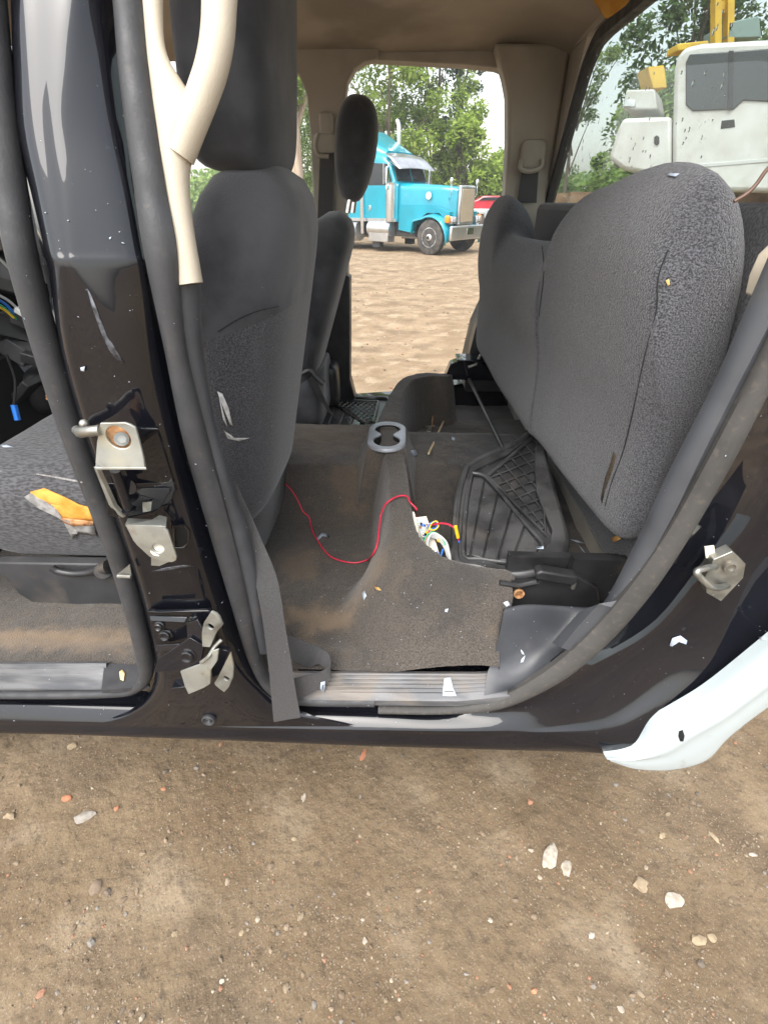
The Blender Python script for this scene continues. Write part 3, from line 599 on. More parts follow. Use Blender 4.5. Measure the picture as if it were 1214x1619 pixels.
mb = MB(); mb.sup((-.283, 1.09, 1.722), (.075, .172, .180), .34, .5, Matrix.Rotation(R(6), 3, 'Y')); hr = part(mb, 'headrest', M_velour, fs, angle=180)
for y in (1.02, 1.16): mb = MB(); mb.cyl((-.28, y, 1.50), (-.28, y, 1.62), .007); part(mb, 'headrest_post', M_chrome, hr)
def cushion(y0, y1, x0, x1, zb, zt, parent, m):
    rows = []
    for k in range(24):
        f = k/23; x = x0+(x1-x0)*f; e = max(.03, 1-(1-min(1, f/.16))**2.5)**.5
        cy = (y0+y1)/2; w = (y1-y0)/2; row = []
        for j in range(40):
            a = 2*math.pi*j/40; c, s_ = sq(math.cos(a), .62), sq(math.sin(a), .72)
            hh = (zt-zb)/2*e; dip = -.03*(1-abs(c)**2.2) if s_ > 0 else 0
            row.append(Vector((x, cy+w*c*(1-.03*(s_ < 0)), (zb+zt)/2+hh*s_+dip*e)))
        rows.append(row)
    return part(MB().loft(rows, True, True), 'seat_cushion', m, parent, angle=180)
dc = cushion(.855, 1.36, -1.06, -.37, .70, 1.035, fs, M_ribcloth)
mb = MB(); mb.prism([PY(x, y, .852) for x, y in ((-60,893),(0,890),(200,893),(300,893),(300,960),(240,966),(195,969),(150,970),(90,965),(55,955),(30,940),(10,915))], (0, .03, 0)); sp_ = part(mb, 'side_cover', mat('seat_cover_plastic', (.026, .026, .028), (.042, .042, .045), 8, rough=.5, rough2=.7, bump=.2, bscale=500, bdist=.001, stains=((DUST, 9, .55, .8, .3),)), fs, bevel=.004)
mb = MB(); mb.tube([PY(x, y, .835) for x, y in ((82,897),(92,903),(115,907),(140,905),(160,899),(172,896))], lambda t: .009+.009*sstep(t, .55, 1), 12, smooth=5); mb.cyl(PY(163,903,.852), PY(163,903,.826), .021, .019, 24)
lv = part(mb, 'recline_lever', M_blkplast, fs); mb = MB(); mb.cyl(PY(158,907,.829), PY(158,907,.8235), .0075); part(mb, 'lever_hole', M_dark, lv)
# passenger seat
ps = seat_back('front_seat', truck, -.158, .34, 1.46, 1.70, 2.15, .86, 1.475, M_velour)
mb = MB(); mb.sup((0, 0, 0), (.068, .128, .138), .72, .8)
for v in mb.v: k = 1-.20*sstep(-v.z, -.05, .14); v.x *= k; v.y *= k
mrot = Matrix.Rotation(R(9), 3, 'Y'); cc = PY(562, 239, 1.90); mb.v = [cc+mrot @ v for v in mb.v]; hr = part(mb, 'headrest', M_velour, ps, angle=180)
for a, b in ((PY(550,336,1.86), PY(558,290,1.86)), (PY(558,336,1.95), PY(564,290,1.95))): mb = MB(); mb.cyl(a, b, .008); part(mb, 'headrest_post', M_chrome, hr)
cushion(1.70, 2.16, -1.0, -.33, .72, .98, ps, M_velour)
mb = MB(); mb.tube([PY(x, y, 1.69) for x, y in ((478,590),(490,585),(500,596),(512,606))], .012, 8, smooth=3); mb.prism([PY(x, y, 1.70) for x, y in ((484,598),(500,600),(522,650),(534,664),(518,650))], (0, .004, 0)); part(mb, 'buckle', M_blkplast, ps)

# rear seat, cushion folded up
SEC = {  # Y: (top z, front X, thickness top, bottom z)
    .725:(1.44,.395,.07,.985),.74:(1.50,.375,.105,.955),.78:(1.538,.36,.13,.935),.90:(1.55,.35,.142,.93),1.06:(1.53,.342,.145,.935),1.16:(1.518,.342,.14,.94),1.225:(1.492,.334,.14,.945),1.27:(1.428,.330,.14,.945),1.60:(1.415,.312,.14,.965),
    1.735:(1.42,.306,.14,.972),1.775:(1.475,.304,.14,.975),1.82:(1.512,.302,.14,.977),1.92:(1.522,.298,.14,.98),2.02:(1.51,.294,.14,.985),2.075:(1.46,.30,.12,.99)}
rows = []; ks = sorted(SEC)
for Y in ks:
    zt, fx, th, zb = SEC[Y]; H = zt-zb; low = .02*(1-sstep(Y, .8, 2))
    nr = 1-sstep(Y, .8, 1.5); sl = .012+.05*nr
    prof = [(fx+sl+.022,zb),(fx+sl+.002,zb+.03),(fx+sl*.75,zb+.2),(fx+sl*.3-.006,zb+H*.55),(fx-.012,zt-.14),(fx-.006,zt-.07),(fx+.012,zt-.025),(fx+th*.30,zt),(fx+th*.66,zt-.032),(fx+th*.93,zt-.098),(fx+th+.012,zt-.2),(fx+th+.03,zb+H*.4),(fx+th+.03,zb+.12+.03*nr),(fx+th,zb+.06+.035*nr),(fx+sl+.055,zb+.035+.03*nr)]
    rows.append([Vector((x, Y, z)) for x, z in prof])
rows = [catmull(r+[r[0]], 3)[:-1] for r in rows]
rows = [list(c) for c in zip(*[catmull([r[i] for r in rows], 4) for i in range(len(rows[0]))])]
rs = part(MB().loft(rows, True, True), 'rear_seat', M_loop, angle=180)
mb = MB(); mb.box((.522, 1.43, 1.14), (.05, 1.40, .72)); part(mb, 'seat_backrest', M_ribcloth, rs, bevel=.02)
mb = MB(); mb.tube([PY(x, y, .70) for x, y in ((1160,318),(1180,306),(1196,290),(1212,268),(1240,240))], .0022, 6, smooth=4); part(mb, 'thin_cord', mat('brown_cord', (.10, .05, .03), rough=.5), rs)
# bracket under the rear seat by the sill
mb = MB(); mb.prism([PY(x, y, .775) for x, y in ((790,928),(850,922),(852,908),(912,912),(945,930),(950,962),(800,962))], (0, .02, 0)); rb = part(mb, 'seat_bracket', M_blkplast, bevel=.004)
mb = MB(); mb.prism([PY(x, y, .755) for x, y in ((847,908),(856,904),(912,913),(914,921),(905,927),(862,920),(848,917))], (0, .025, .002)); part(mb, 'rubber_pad', M_blkplast, rb, bevel=.004)
mb = MB(); mb.tube([PY(x, y, .77) for x, y in ((790,921),(820,926),(848,920))], .006, 8); part(mb, 'rod', M_blkplast, rb); mb = MB(); mb.cyl(PY(905,930,.77), PY(908,920,.77), .005); part(mb, 'pin', M_steel, rb)
mb = MB(); mb.lathe(PY(820,938,.772), (0, -1, .2), [(0,.012),(.004,.012),(.004,.008),(0,.007),(0,.0004)], 16); part(mb, 'bolt', M_rust, rb)
mb = MB(); mb.box((.46, .80, .80), (.16, .02, .12)); mb.box((.40, .83, .78), (.3, .02, .12)); part(mb, 'seat_base', M_blkplast, rs)

# near seat belt
def ribbon(mb, L, Rr, th=.0018, sm=6):
    A = catmull(L, sm); B = catmull(Rr, sm); rows = []
    for i in range(len(A)):
        a, b = A[i], B[i]; t = (A[min(i+1, len(A)-1)]-A[max(i-1, 0)]).normalized(); n_ = (b-a).cross(t).normalized()*th
        rows.append([a+n_, (a+b)/2+n_*1.6, b+n_, b-n_, (a+b)/2-n_*.6, a-n_])
    return mb.loft(rows, True, True)
mb = MB(); ribbon(mb, [PY(*p) for p in ((372,760,.66),(384,830,.645),(399,900,.625),(412,960,.60),(424,1050,.575),(428,1090,.565),(433,1141,.556))],
                 [PY(*p) for p in ((377,772,.66),(412,850,.645),(438,915,.625),(450,985,.605),(461,1050,.585),(467,1090,.572),(475,1134,.560))])
sb = part(mb, 'seat_belt', M_belt, angle=60)
mb = MB(); ribbon(mb, [PY(*p) for p in ((448,1003,.64),(480,1014,.66),(506,1024,.668),(521,1036,.655),(521,1052,.63),(508,1062,.615),(488,1068,.605),(464,1074,.60))],
                 [PY(*p) for p in ((456,1040,.64),(474,1050,.65),(490,1056,.655),(505,1050,.648),(523,1068,.622),(512,1082,.608),(492,1096,.60),(462,1110,.595))])
part(mb, 'belt_loop', M_belt, sb, angle=60)

# ------------------------------------------------------------------ stripped dashboard seen past the pillar
random.seed(11)
mb = MB()
mb.prism([Vector((-1.30, y, z)) for y, z in ((.8,.62),(2.25,.62),(2.25,1.40),(1.9,1.46),(1.2,1.44),(.8,1.36))], (-.3, 0, .0))
dash = part(mb, 'dashboard', M_dark, bevel=.01)
for k in range(26):
    mb = MB(); x, y = random.uniform(-10, 88), random.uniform(330, 640); Y = random.uniform(-1.30, -1.18)
    rot = Matrix.Rotation(random.uniform(-.9, .9), 3, 'Y') @ Matrix.Rotation(random.uniform(-.6, .6), 3, 'X')
    mb.box(PX(x, y, Y), (random.uniform(.03, .16), random.uniform(.03, .12), random.uniform(.02, .08)), rot); part(mb, 'dash_bracket', random.choice((M_blkplast, M_blkplast, M_dark, M_rubber)), dash, bevel=.004)
mb = MB(); mb.prism([PX(x, y, -1.20) for x, y in ((10,548),(52,530),(66,540),(90,585),(70,592),(40,592),(22,570))], (-.02, 0, 0)); part(mb, 'grey_panel', M_silver, dash, bevel=.003)
mb = MB(); mb.sup(PX(72,612,-1.20), (.06,.09,.075), .6, .7); part(mb, 'blower_housing', M_blkplast, dash)
mb = MB()
for k in range(9): mb.tube([PX(x, y, -1.10) for x, y in ((74,598+k*4),(82,597+k*4),(88,601+k*4))], .0045, 6)
part(mb, 'spring', M_rust, dash)
mb = MB(); mb.box(PX(40,504,-1.08), (.055,.04,.04), Matrix.Rotation(.5, 3, 'Y')); cn = part(mb, 'connector', M_blkplast, dash, bevel=.002); mb = MB(); mb.box(PX(40,497,-1.06), (.05,.016,.016), Matrix.Rotation(.6, 3, 'Y')); part(mb, 'connector_lid', M_greyw, cn, bevel=.002)
mb = MB(); mb.box(PX(50,566,-1.08), (.045,.03,.028), Matrix.Rotation(.3, 3, 'Y')); part(mb, 'connector', M_blkplast, dash, bevel=.002)
for m, px in ((M_bluew, ((-10,470),(8,480),(20,492),(32,502))), (M_greenw, ((-10,478),(6,486),(16,496),(30,506))), (M_greyw, ((-10,462),(12,474),(26,486),(38,498))), (M_yellow, ((-10,482),(8,490),(22,502))), (M_dark, ((40,512),(54,528),(58,545),(55,560))), (M_bluew, ((56,545),(56,560),(52,566))), (M_dark, ((10,560),(24,600),(22,640))), (M_greyw, ((-10,400),(20,430),(30,452))), (M_greyw, ((-10,360),(10,380),(16,410)))):
    mb = MB(); mb.tube([PX(x, y, -1.09) for x, y in px], 0.0035, 6, smooth=4); part(mb, 'wire', m, dash)
mb = MB(); mb.tube([PX(x, y, -1.09) for x, y in ((22,640),(25,652),(28,664))], .008, 8); part(mb, 'wire_plug', M_bluew, dash)
mb = MB(); mb.box((-1.45, 1.5, .66), (.5, 1.6, .9)); part(mb, 'firewall', M_dark); mb = MB(); mb.box((-1.22, 1.5, 1.99), (.12, 1.66, .09)); part(mb, 'roof_header', M_grey_beige)

# ------------------------------------------------------------------ teal semi tractor across the yard
M_teal = mat('teal_paint', (0, .24, .33), (0, .28, .38), 2, rough=.3, coat=.8)
M_tyre = mat('tyre', (.035, .034, .033), (.09, .08, .07), 6, rough=.85)
M_winglass = mat('dark_window', (.02, .025, .03), rough=.08, spec=.8)
M_alu = mat('polished_metal', (.6, .61, .62), (.5, .51, .52), 3, rough=.28, metal=.85)
M_grille = mat('grille_mesh', (.34, .28, .2), (.45, .38, .28), 40, rough=.6, metal=.3)
M_amber = mat('amber_lens', (.85, .25, .02), rough=.3)
M_soot = mat('black_chassis', (.012, .012, .012), (.03, .028, .025), 5, rough=.7)
M_lens = mat('headlight_lens', (.6, .62, .64), rough=.12, metal=.5)
M_rim = mat('rim_white', (.72, .72, .72), (.6, .6, .6), 4, rough=.4)
def GP(x, y): return Vector((x, y, ground_h(x, y)))
semi = thing('semi_truck', 'teal long nose semi tractor with chrome bumper and tall exhaust stack', 'semi truck', (1.51, 19.22, ground_h(1.51, 19.22)), R(-36.8))
def sp(mb, name, m, parent=semi, **k): return lbuild(mb, name, m, parent, **k)
def wheel(parent, c, r, w, side, front=True):
    ax = (0, side, 0); c = Vector(c)
    mb = MB(); mb.lathe(c, ax, [(-w*.5, r*.55), (-w*.5, r*.9), (-w*.38, r*.99), (w*.38, r*.99), (w*.5, r*.9), (w*.5, r*.56)], 36); t = lbuild(mb, 'tyre', M_tyre, parent)
    mb = MB(); d = (.1, .02) if front else (-.06, -.12)
    mb.lathe(c, ax, [(-w*.4, r*.56), (w*.5, r*.57), (w*.5, r*.52), (w*.5-d[1], r*.48), (w*.5-d[0]*.5, r*.2), (w*.5, r*.2), (w*.5+.05, r*.13), (w*.5+.06, .001)], 32); rim = lbuild(mb, 'rim', M_rim, t)
    mb = MB()
    for k in range(10):
        a = 2*math.pi*k/10; p = c+Vector((math.cos(a)*r*.37, side*(w*.5-.03), math.sin(a)*r*.37)); mb.cyl(p, p+Vector((0, side*.02, 0)), r*.05, n=10)
    h = lbuild(mb, 'hand_holes', M_soot, rim)
    mb = MB(); mb.lathe(c+Vector((0, side*(w*.5+.055), 0)), ax, [(0, r*.11), (.03, r*.09), (.035, .001)], 16); lbuild(mb, 'hub', M_soot, rim)
    return t
for y, s in ((-1.02, -1), (1.02, 1)): wheel(semi, (0, y, .52), .52, .28, s)
for x in (-5.9, -7.25):
    for y, s in ((-.93, -1), (.93, 1)): wheel(semi, (x, y, .52), .52, .55, s, False)
def xsec(x, w, z0, z1, r=.12, n=5):               # rounded cross section in the y-z plane
    pts = [(-w, z0), ]
    for k in range(n+1): a = math.pi-math.pi/2*k/n; pts.append((-w+r+r*math.cos(a), z1-r+r*math.sin(a)))
    for k in range(n+1): a = math.pi/2-math.pi/2*k/n; pts.append((w-r+r*math.cos(a), z1-r+r*math.sin(a)))
    pts.append((w, z0)); return [Vector((x, y, z)) for y, z in pts]
mb = MB(); mb.loft([xsec(x, w, .98, z1, r) for x, w, z1, r in ((.62,.52,1.90,.1),(.5,.60,1.94,.14),(0,.66,1.99,.16),(-.8,.76,2.04,.2),(-1.55,.86,2.08,.22))], True, True)
hood = sp(mb, 'hood', M_teal, bevel=0)
for s in (-1, 1):                                  # wheel arch fenders
    rows = []
    for k in range(15):
        a = R(-8+172*k/14); rr = .70; x = -.02+rr*math.cos(a)*1.02; z = .50+rr*math.sin(a)*1.0
        if k > 10: x = -.02-.70*1.02+(.0 if k < 12 else -.02*(k-11)); 
        x2 = x*1.0; rows.append([Vector((x*.93, s*.5, max(z-.02, .55))), Vector((x, s*.62, z+.03)), Vector((x, s*.98, z)), Vector((x*.98, s*1.16, z-.03)), Vector((x*.95, s*1.18, z-.09)), Vector((x*.9, s*1.1, z-.1))])
    mb = MB(); mb.loft(rows); sp(mb, 'fender', M_teal, angle=60, solid=.02)
    mb = MB(); mb.prism([Vector((x, s*.70, z)) for x, z in ((.58,.98),(.60,1.25),(-.2,1.45),(-1.5,1.45),(-1.5,.7),(-.82,.62),(-.72,.98),(-.3,1.22),(.2,1.22),(.5,1.0))], (0, s*.20, 0)); sp(mb, 'hood_side', M_teal)
    mb = MB(); mb.box((.66, s*.82, 1.02), (.16, .30, .22)); h = sp(mb, 'headlight', M_alu, bevel=.03)
    for yy in (-.07, .07): mb = MB(); mb.box((.745, s*.82+yy, 1.04), (.02, .115, .13)); lbuild(mb, 'lamp', M_lens, h, bevel=.01)
    mb = MB(); mb.sup((.62, s*1.03, 1.05), (.09, .07, .11), .6, .6); lbuild(mb, 'turn_signal', M_amber, h)
    mb = MB(); mb.cyl((-1.75, s*1.02, .95), (-1.75, s*1.02, 2.02), .19, n=24); mb.lathe((-1.75, s*1.02, 2.02), (0,0,1), [(0,.19),(.02,.2),(.05,.2),(.08,.12),(.09,.001)], 24); sp(mb, 'air_cleaner', M_chrome)
    mb = MB(); mb.cyl((-3.05, s*1.06, .55), (-3.05, s*1.06, 2.9), .085, n=18); mb.tube([(-3.05, s*1.06, 2.9), (-3.05, s*1.06, 3.55), (-3.06, s*1.06, 3.85), (-3.14, s*1.06, 4.0)], .075, 16, smooth=4); sp(mb, 'exhaust_stack', M_chrome)
    mb = MB(); mb.lathe((-2.75, s*.98, .72), (1,0,0), [(0,.02),(.01,.24),(.05,.25),(1.0,.25),(1.04,.24),(1.05,.02)], 24); sp(mb, 'fuel_tank', M_alu)
    mb = MB(); mb.lathe((-4.75, s*.98, .62), (1,0,0), [(0,.02),(.01,.31),(.05,.32),(1.45,.32),(1.5,.31),(1.51,.02)], 24); sp(mb, 'fuel_tank', M_alu)
    mb = MB(); mb.box((-2.2, s*1.0, .50), (.9, .40, .36)); sp(mb, 'step_box', M_alu, bevel=.02)
    mb = MB(); mb.prism([Vector((x, s*.9, z)) for x, z in ((-2.55,.5),(-2.2,.5),(-2.2,.14),(-2.55,.14))], (0, s*.2, 0)); sp(mb, 'mud_flap', M_rubber)
    mb = MB(); mb.box((-1.15, s*.95, 1.72), (.05, .02, .02)); mb.tube([(-1.72, s*.90, 2.55), (-1.72, s*1.22, 2.58), (-1.70, s*1.24, 1.98), (-1.72, s*.92, 1.95)], .018, 8); mr_ = sp(mb, 'mirror_arm', M_chrome)
    mb = MB(); mb.box((-1.72, s*1.26, 2.28), (.06, .18, .46)); lbuild(mb, 'mirror', M_chrome, mr_, bevel=.03)
    mb = MB(); mb.box((-1.72, s*1.26, 1.95), (.06, .16, .14)); lbuild(mb, 'mirror', M_chrome, mr_, bevel=.03)
    mb = MB(); mb.tube([(.35, s*.62, 1.62), (.55, s*.80, 1.70), (.55, s*.82, 1.98)], .014, 8, smooth=4); mb.sup((.55, s*.82, 2.08), (.05, .06, .1), .7, .8); sp(mb, 'hood_mirror', M_chrome)
    mb = MB(); mb.lathe((-.35, s*.77, 1.70), (0, s, 0), [(0,.001),(0,.11),(.012,.10),(.014,.001)], 24); e = sp(mb, 'emblem', M_ivory); e.scale = (1.0, 1, 1)
mb = MB(); mb.box((.66, 0, 1.42), (.12, .98, 1.12)); gs = sp(mb, 'grille_surround', M_alu, bevel=.05)
mb = MB(); mb.box((.715, 0, 1.42), (.03, .78, .92)); gr = lbuild(mb, 'grille', M_grille, gs, bevel=.01)
mb = MB(); mb.box((.86, 0, .66), (.10, 2.40, .42)); bm_ = sp(mb, 'bumper', M_alu, bevel=.04)
mb = MB(); mb.box((.916, 0, .70), (.01, .42, .2)); lbuild(mb, 'plate_holder', M_chrome, bm_, bevel=.004)
# cab and sleeper
mb = MB(); mb.loft([xsec(x, w, .95, z1, r) for x, w, z1, r in ((-1.50,.98,2.06,.12),(-1.62,1.0,2.10,.12),(-1.85,1.0,2.72,.2),(-2.2,1.02,2.92,.25),(-3.0,1.04,2.98,.25))], True, True)
cabp = sp(mb, 'cab', M_teal)
mb = MB(); mb.loft([xsec(x, w, .95, z1, r) for x, w, z1, r in ((-2.95,1.08,2.95,.25),(-3.3,1.1,3.25,.3),(-3.8,1.1,3.55,.35),(-4.4,1.1,3.62,.35),(-5.1,1.1,3.62,.35))], True, True); sl = sp(mb, 'sleeper', M_teal)
mb = MB(); mb.loft([xsec(x, w, 2.75, z1, .2) for x, w, z1 in ((-2.15,.85,2.98),(-2.6,.95,3.18),(-3.1,1.02,3.42),(-3.6,1.08,3.66))], True, True); lbuild(mb, 'roof_fairing', M_teal, cabp)
for s in (-1, 1):
    mb = MB(); mb.prism([Vector((x, s*1.005, z)) for x, z in ((-1.72,2.08),(-1.92,2.60),(-2.75,2.66),(-2.75,2.02),(-1.72,2.02))], (0, s*.04, 0)); w_ = lbuild(mb, 'side_window', M_winglass, cabp)
    mb = MB(); mb.box((-2.05, s*1.06, 2.34), (.03, .02, .6)); lbuild(mb, 'vent_bar', M_alu, w_)
    mb = MB(); mb.prism([Vector((x, s*1.0, z)) for x, z in ((-1.60,1.02),(-1.60,2.0),(-2.85,2.0),(-2.85,1.02))], (0, s*.045, 0)); dr = lbuild(mb, 'door', M_teal, cabp, bevel=.012)
    mb = MB(); mb.box((-2.7, s*1.05, 1.35), (.1, .03, .16)); lbuild(mb, 'door_handle', M_chrome, dr, bevel=.01)
    mb = MB(); mb.box((-2.3, s*1.02, .99), (1.55, .09, .1)); mb.box((-3.9, s*1.10, .99), (2.1, .06, .1)); lbuild(mb, 'trim_band', M_alu, cabp)
    mb = MB(); mb.prism([Vector((x, s*1.0, z)) for x, z in ((-1.84,1.3),(-1.95,1.3),(-1.98,1.75),(-1.87,1.75))], (0, s*.05, 0)); lbuild(mb, 'door_vent', M_soot, dr)
    mb = MB(); mb.box((-4.05, s*1.105, 1.45), (.5, .02, .45)); lbuild(mb, 'locker_door', M_white, sl, bevel=.01)
    mb = MB(); mb.box((-4.6, s*1.1, 1.0), (.1, .06, .07)); lbuild(mb, 'marker_light', M_amber, sl, bevel=.01)
mb = MB(); mb.prism([Vector((-1.64, -.86, 2.12)), Vector((-1.64, .86, 2.12)), Vector((-1.87, .80, 2.70)), Vector((-1.87, -.80, 2.70))], (.05, 0, .02)); ws = lbuild(mb, 'windshield', M_winglass, cabp)
mb = MB(); mb.box((-1.74, 0, 2.42), (.08, .05, .62), Matrix.Rotation(R(-22), 3, 'Y')); lbuild(mb, 'window_post', M_teal, ws)
mb = MB(); mb.prism([Vector((-1.70, -.15, 2.2)), Vector((-1.70, -.6, 2.2)), Vector((-1.75, -.6, 2.38)), Vector((-1.75, -.15, 2.38))], (.04, 0, .02)); lbuild(mb, 'window_sticker', M_white, ws)
mb = MB(); mb.loft([[Vector((x, y, z-.05*(abs(y)/1.05)**2)) for y in (-1.06, -.9, -.5, 0, .5, .9, 1.06)] for x, z in ((-2.0, 2.93), (-1.75, 2.80), (-1.38, 2.52), (-1.37, 2.49), (-1.8, 2.72))]); sp(mb, 'sun_visor', M_alu, angle=60, solid=.01)
mb = MB(); mb.box((-3.6, 0, .80), (8.4, .9, .25)); mb.box((-2.0, 0, .75), (2.5, 1.7, .5)); mb.box((-4.0, 0, .8), (2.0, 1.9, .35)); fr = sp(mb, 'chassis', M_soot)
mb = MB(); mb.box((-6.2, 0, 1.05), (1.2, 1.0, .1)); sp(mb, 'fifth_wheel', M_soot)
mb = MB(); mb.box((-8.0, -.9, 1.16), (.7, .55, .1)); mb.box((-8.1, -.95, .85), (.06, .55, .65)); q = sp(mb, 'rear_fender', M_soot); mb = MB(); mb.box((-7.95, -1.19, 1.12), (.16, .03, .09)); lbuild(mb, 'marker_light', M_amber, q)

# ------------------------------------------------------------------ things seen through the wet rear window
WY = 8.3
wp = thing('pickup_cab', 'white salvaged truck cab with wide side windows, parked up high behind the wet rear window', 'truck cab', PY(1180, 330, WY+.9))
TV = Vector((.50, .866, 0))                           # the cab stands turned, its right end nearer
_a = PY(1063, 250, WY); WPL = (_a, TV)
def wprism(name, px, Y, th, m, par=wp, bevel=.05):
    mb = MB(); mb.prism([PP(x, y, (WPL[0]+TV*(Y-WY), TV)) for x, y in px], TV*th); return mb.build(name, m, par, bevel=bevel)
M_cabw = mat('cab_white', (.60, .60, .58), (.50, .49, .46), 2.5, rough=.4, stains=(((.34, .30, .24), 3, .52, .74, .4),))
body = wprism('body', [(1063,300),(1063,215),(1066,110),(1070,90),(1082,74),(1110,67),(1200,62),(1330,58),(1400,70),(1430,150),(1560,170),(1570,310)], WY, 1.75, M_cabw)
bed = wprism('bed', [(962,250),(976,205),(984,186),(1062,183),(1062,290),(1040,296),(1030,275),(985,268)], WY+.02, 1.7, M_cabw)
wprism('side_window', [(1084,165),(1084,98),(1090,85),(1215,76),(1216,160),(1175,158),(1160,172),(1095,175)], WY-.02, .03, M_winglass, body, .01)
wprism('side_window', [(1224,160),(1224,75),(1330,70),(1390,150),(1390,160)], WY-.02, .03, M_winglass, body, .01)
wprism('window_post', [(1150,173),(1152,79),(1160,79),(1158,172)], WY-.04, .03, M_rubber, body, .005)
wprism('door_handle', [(1139,203),(1141,190),(1161,188),(1162,200)], WY-.01, .02, M_soot, body, .005)
wprism('door_seam', [(1217,290),(1217,70),(1219,70),(1219,290)], WY-.005, .01, M_rubber, body, 0)
wprism('sill_strip', [(1064,262),(1330,240),(1330,246),(1064,268)], WY-.01, .02, M_greyw, body, .005)
wprism('filler_cap', [(1034,226),(1034,216),(1038,213),(1042,216),(1042,226),(1038,229)], WY+.0, .03, M_soot, bed, .005)
wprism('tail_lamp', [(984,168),(1004,168),(1004,158),(990,156)], WY+.3, .1, M_lens, bed, .01)
wprism('bed_cover', [(984,172),(990,141),(1035,140),(1040,172)], WY+.35, .9, M_cabw, bed, .02)
rk = thing('storage_rack', 'rusty steel storage rack under the white salvaged cab', 'rack', GP(3.9, WY+.9))
mb = MB(); z0 = PY(1100, 296, WY).z
mb.box((4.6, WY+.4, z0-.12), (4.2, .15, .15)); mb.box((4.6, WY+1.4, z0-.12), (4.2, .15, .15)); M_rustp = mat('rusty_beam', (.16, .09, .05), (.28, .18, .11), 6, rough=.85); mb.build('beam', M_rustp, rk)
for x in (2.7, 6.5):
    for y in (WY+.4, WY+1.4): mb = MB(); mb.box((x, y, (z0-.2)/2-.03), (.14, .14, z0-.16)); mb.build('post', M_rustp, rk)
M_cyel = mat('loader_yellow', (.72, .48, .05), (.6, .38, .05), 3, rough=.5)
cr = thing('forklift', 'tall yellow forklift mast and frame rising behind the white salvaged cab', 'forklift', GP(8.4, 14.5))
mb = MB()
for px in (1127, 1147): mb.prism([PY(x, y, 14) for x, y in ((px, 330), (px+6, -160), (px+16, -160), (px+12, 330))], (0, .2, 0))
mb.prism([PY(x, y, 14.1) for x, y in ((1128,20),(1150,20),(1150,0),(1128,0))], (0, .15, 0)); mb.build('mast', M_cyel, cr, bevel=.01)
mb = MB(); mb.prism([PY(x, y, 13.8) for x, y in ((1070,80),(1072,68),(1120,63),(1122,74))], (0, .5, 0)); mb.prism([PY(x, y, 14) for x, y in ((1024,105),(1050,102),(1055,138),(1032,140))], (0, .6, 0)); mb.build('carriage', M_cyel, cr, bevel=.02)
mb = MB(); mb.prism([PY(x, y, 14) for x, y in ((1150,60),(1152,34),(1200,24),(1204,58))], (0, 1, 0)); mb.build('canopy', mat('grey_green', (.22, .30, .28), rough=.6), cr, bevel=.02)
mb = MB(); a = GP(8.4, 14.6); mb.box((a.x, a.y+1.2, .9), (1.5, 2.4, 1.2)); mb.build('body', M_cyel, cr, bevel=.08)
for dx in (-.6, .6):
    for dy in (.3, 2.2): wheel(cr, (dx, dy, .42), .45, .3, 1 if dx > 0 else -1)
rv = thing('red_car', 'red and white car far off beside the teal semi truck', 'car', GP(7.2, 27))
def rpart(px, Y, th, m, nm, par=rv, bevel=.05):
    mb = MB(); mb.prism([PY(x, y, Y) for x, y in px], (0, th, 0)); return mb.build(nm, m, par, bevel=bevel)
M_redp = mat('red_paint', (.55, .02, .04), rough=.3, coat=1)
b_ = rpart([(746,330),(748,318),(756,314),(764,309),(790,309),(800,316),(815,318),(815,330)], 27, 1.6, M_redp, 'body'); rpart([(757,316),(765,311),(788,311),(797,316)], 26.95, .1, M_winglass, 'window', b_, .01)
rpart([(746,346),(746,329),(816,329),(816,346)], 27, 1.6, M_white, 'lower_body')
rpart([(757,338),(757,333),(766,333),(766,338)], 26.93, .1, M_lens, 'headlight', b_, .02)
for px in (756, 806): c = PY(px, 347, 26.98); mb = MB(); mb.lathe(c, (0,1,0), [(0,.02),(0,.3),(.06,.34),(.2,.34),(.22,.02)], 20); mb.build('tyre', M_tyre, rv)
ex = thing('excavator', 'small orange excavator arm standing far off behind the red car', 'excavator', GP(9.2, 33))
M_or = mat('digger_orange', (.85, .38, .04), rough=.5)
mb = MB(); mb.prism([PY(x, y, 33) for x, y in ((766,318),(772,298),(778,289),(783,291),(780,305),(776,318))], (0, .5, 0)); mb.build('arm', M_or, ex, bevel=.03)
mb = MB(); mb.prism([PY(x, y, 33) for x, y in ((766,335),(766,316),(800,312),(804,335)) ], (0, 1.8, 0)); mb.build('body', M_or, ex, bevel=.05)
mb = MB(); mb.prism([PY(x, y, 32.9) for x, y in ((758,350),(758,336),(806,336),(806,350))], (0, 2.0, 0)); mb.build('track', M_soot, ex, bevel=.05)

# ------------------------------------------------------------------ trees
def leafmat(name, c1, c2, c3):
    m = bpy.data.materials.new(name); m.use_nodes = True; N = m.node_tree.nodes; L = m.node_tree.links; N.remove(N['Principled BSDF'])
    ge = N.new('ShaderNodeNewGeometry'); cr_ = N.new('ShaderNodeValToRGB'); L.new(ge.outputs['Random Per Island'], cr_.inputs[0])
    e = cr_.color_ramp.elements; e[0].color = (*c1, 1); e[1].color = (*c3, 1); x = e.new(.55); x.color = (*c2, 1)
    d = N.new('ShaderNodeBsdfDiffuse'); t = N.new('ShaderNodeBsdfTranslucent'); mx = N.new('ShaderNodeMixShader'); mx.inputs[0].default_value = .45
    L.new(cr_.outputs[0], d.inputs[0]); L.new(cr_.outputs[0], t.inputs[0]); L.new(d.outputs[0], mx.inputs[1]); L.new(t.outputs[0], mx.inputs[2]); L.new(mx.outputs[0], N['Material Output'].inputs[0]); return m
